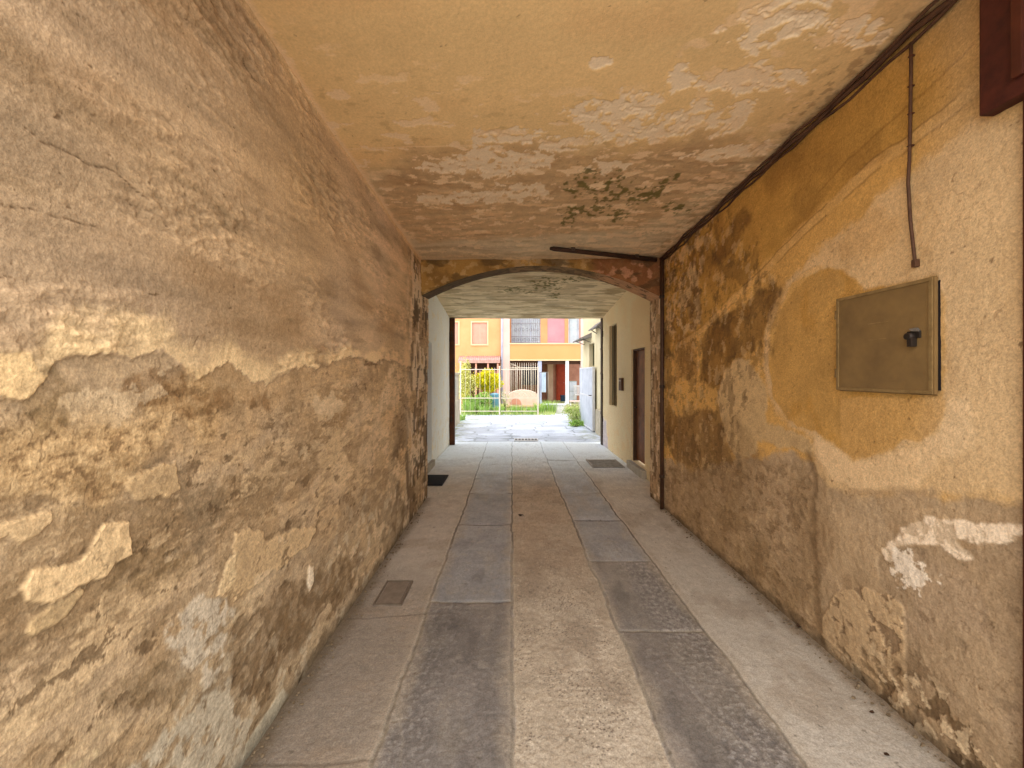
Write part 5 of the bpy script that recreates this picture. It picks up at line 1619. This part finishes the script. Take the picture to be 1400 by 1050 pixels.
def vegetation():
    bush('forsythia_bush', 'bright yellow blooming bush behind the left fence', 'bush', (W(664, 16.2), 16.2, 1.22), (0.62, 0.5, 0.46), 5200, M_forsy, 0.085, 0.2, 20, 7, seed=5)
    bush('garden_shrub', 'loose yellow-green shrub by the white post left of the blooming bush', 'bush', (W(637, 15.6), 15.6, 1.15), (0.42, 0.45, 0.85), 4600, M_yell, 0.08, 0.4, 24, 7, seed=6)
    bush('creeper', 'yellow creeper climbing the orange wall beside the rusty gate post', 'plant', (W(618, 17.5), 17.5, 1.5), (0.30, 0.3, 0.95), 1000, M_yell, 0.07, 0.2, 14, 4, seed=7)
    bush('garden_shrub', 'low green shrub at the fence foot under the blooming bush', 'bush', (W(652, 15.2), 15.2, 0.42), (0.55, 0.35, 0.46), 3000, M_green, 0.075, 0.7, 14, 5, seed=8)
    bush('garden_shrub', 'pale green shrub spilling over the flags before the white gate', 'bush', (W(785.5, 12.2), 12.2, 0.30), (0.30, 0.35, 0.34), 1700, M_pale, 0.06, 0.5, 14, 5, seed=9)
    bush('garden_shrub', 'small bright green plant below the pale shrub on the flags', 'plant', (W(787.5, 11.4), 11.4, 0.08), (0.20, 0.16, 0.10), 700, M_green, 0.05, 0.4, 9, 3, seed=10)
    bush('climbing_plant', 'small plant with bare twigs in a clump by the pilaster', 'plant', (W(690, 15.8), 15.8, 0.55), (0.20, 0.2, 0.35), 220, M_pale, 0.05, 0.4, 8, 6, seed=11)
    for i, (px, Y, r, h, n, lab) in enumerate([
            (643, 14.9, 0.22, 0.62, 260, 'tall tuft of grass inside the fence, leftmost'),
            (662, 14.8, 0.24, 0.42, 240, 'tuft of grass inside the fence before the low shrub'),
            (681, 14.9, 0.2, 0.34, 200, 'tuft of grass at the fence post below the blue bin'),
            (706, 15.0, 0.24, 0.34, 220, 'tuft of grass before the oven mouth'),
            (727, 15.0, 0.24, 0.28, 220, 'tuft of grass at the right foot of the oven'),
            (738, 15.3, 0.16, 0.42, 160, 'tuft of grass round the blue-grey pillar'),
            (752, 15.6, 0.24, 0.5, 220, 'tuft of grass by the open wicket gate'),
            (629, 13.0, 0.16, 0.22, 120, 'tuft of weeds on the flags near the old low wall'),
            (798, 11.6, 0.14, 0.2, 110, 'tuft of weeds on the flags at the foot of the white gate leaf')]):
        grass_tuft(lab, W(px, Y), Y, r, h, n, M_grass, 40 + i)
    # lawn inside the fence
    random.seed(77)
    P = []; Fc = []; C = []
    cols = [np.array(list(c)) for c in M_grass['cols']]
    for i in range(9000):
        x = random.uniform(-3.2, 1.6); y = random.uniform(14.55, 19.2)
        h = random.uniform(0.05, 0.16); a = random.uniform(0, 6.283); w = 0.014
        k = len(P); s = Vector((math.cos(a), math.sin(a), 0)) * w
        b = Vector((x, y, 0.0)); tp = b + Vector((random.uniform(-0.05, 0.05), random.uniform(-0.05, 0.05), h))
        P += [b - s, b + s, tp]; Fc.append((k, k + 1, k + 2))
        f = random.random(); C += [(cols[0] * (1 - f) + cols[2] * f) * random.uniform(0.7, 1.15)] * 3
    me = bpy.data.meshes.new('lawn'); me.from_pydata([tuple(p) for p in P], [], Fc)
    at_ = me.attributes.new('tint', 'FLOAT_COLOR', 'POINT')
    C4 = np.ones((len(P), 4), np.float32); C4[:, :3] = np.clip(np.array(C), 0, 0.85); at_.data.foreach_set('color', C4.reshape(-1))
    me.materials.append(M_grass)
    o = bpy.data.objects.new('lawn', me); COL.objects.link(o); tag(o, 'short fresh grass inside the garden fence', 'grass', kind='stuff')


def ground():
    me = bpy.data.meshes.new('ground')
    R = 700
    me.from_pydata([(-R, -R, -0.03), (R, -R, -0.03), (R, R, -0.03), (-R, R, -0.03)], [], [(0, 1, 2, 3)])
    me.materials.append(M_street)
    o = bpy.data.objects.new('ground', me); COL.objects.link(o); tag(o, kind='structure')
    me = bpy.data.meshes.new('garden_ground')
    me.from_pydata([(-6, 15.1, -0.006), (6, 15.1, -0.006), (6, 24, -0.006), (-6, 24, -0.006)], [], [(0, 1, 2, 3)])
    me.materials.append(M_soil)
    o = bpy.data.objects.new('garden_ground', me); COL.objects.link(o); tag(o, kind='structure')


left_wall(); right_wall(); front_ceiling(); arch(); rear_bay(); passage_floor(); yard_paving(); fixtures(); crumbs()
house(); neighbour(); yard_things(); vegetation(); ground()

# =====================================================================================
#                                    CAMERA AND LIGHT
# =====================================================================================
cam = bpy.data.cameras.new('camera')
cam.sensor_fit = 'HORIZONTAL'; cam.sensor_width = 36.0
cam.lens = 36.0 * F / 1400.0
cam.shift_y = -(525.0 - VY) / 1400.0
cam.clip_start = 0.05; cam.clip_end = 3000
co = bpy.data.objects.new('camera', cam); COL.objects.link(co)
co.location = (0, 0, CAMH); co.rotation_euler = (math.radians(90), 0, 0)
scene.camera = co

EL = math.radians(55)
world = bpy.data.worlds.new('World'); scene.world = world; world.use_nodes = True
nt = world.node_tree
sky = nt.nodes.new('ShaderNodeTexSky'); sky.sky_type = 'NISHITA'; sky.sun_disc = False
sky.sun_elevation = EL; sky.sun_rotation = math.radians(180)
sky.air_density = 1.0; sky.dust_density = 2.0
bg = nt.nodes['Background']; bg.inputs['Strength'].default_value = 0.24
nt.links.new(sky.outputs['Color'], bg.inputs['Color'])

sun = bpy.data.lights.new('sun', 'SUN'); sun.energy = 8.2; sun.angle = math.radians(172); sun.color = (1.0, 0.96, 0.90)
so = bpy.data.objects.new('sun', sun); COL.objects.link(so)
d = Vector((0.05, math.cos(EL), -math.sin(EL)))
so.rotation_euler = d.to_track_quat('-Z', 'Y').to_euler()
so.location = (0, -8, 8)

scene.view_settings.view_transform = 'Standard'; scene.view_settings.look = 'None'
scene.view_settings.exposure = 0; scene.view_settings.gamma = 1
scene.cycles.use_denoising = True
scene.cycles.max_bounces = 10; scene.cycles.diffuse_bounces = 8
scene.cycles.sample_clamp_indirect = 8
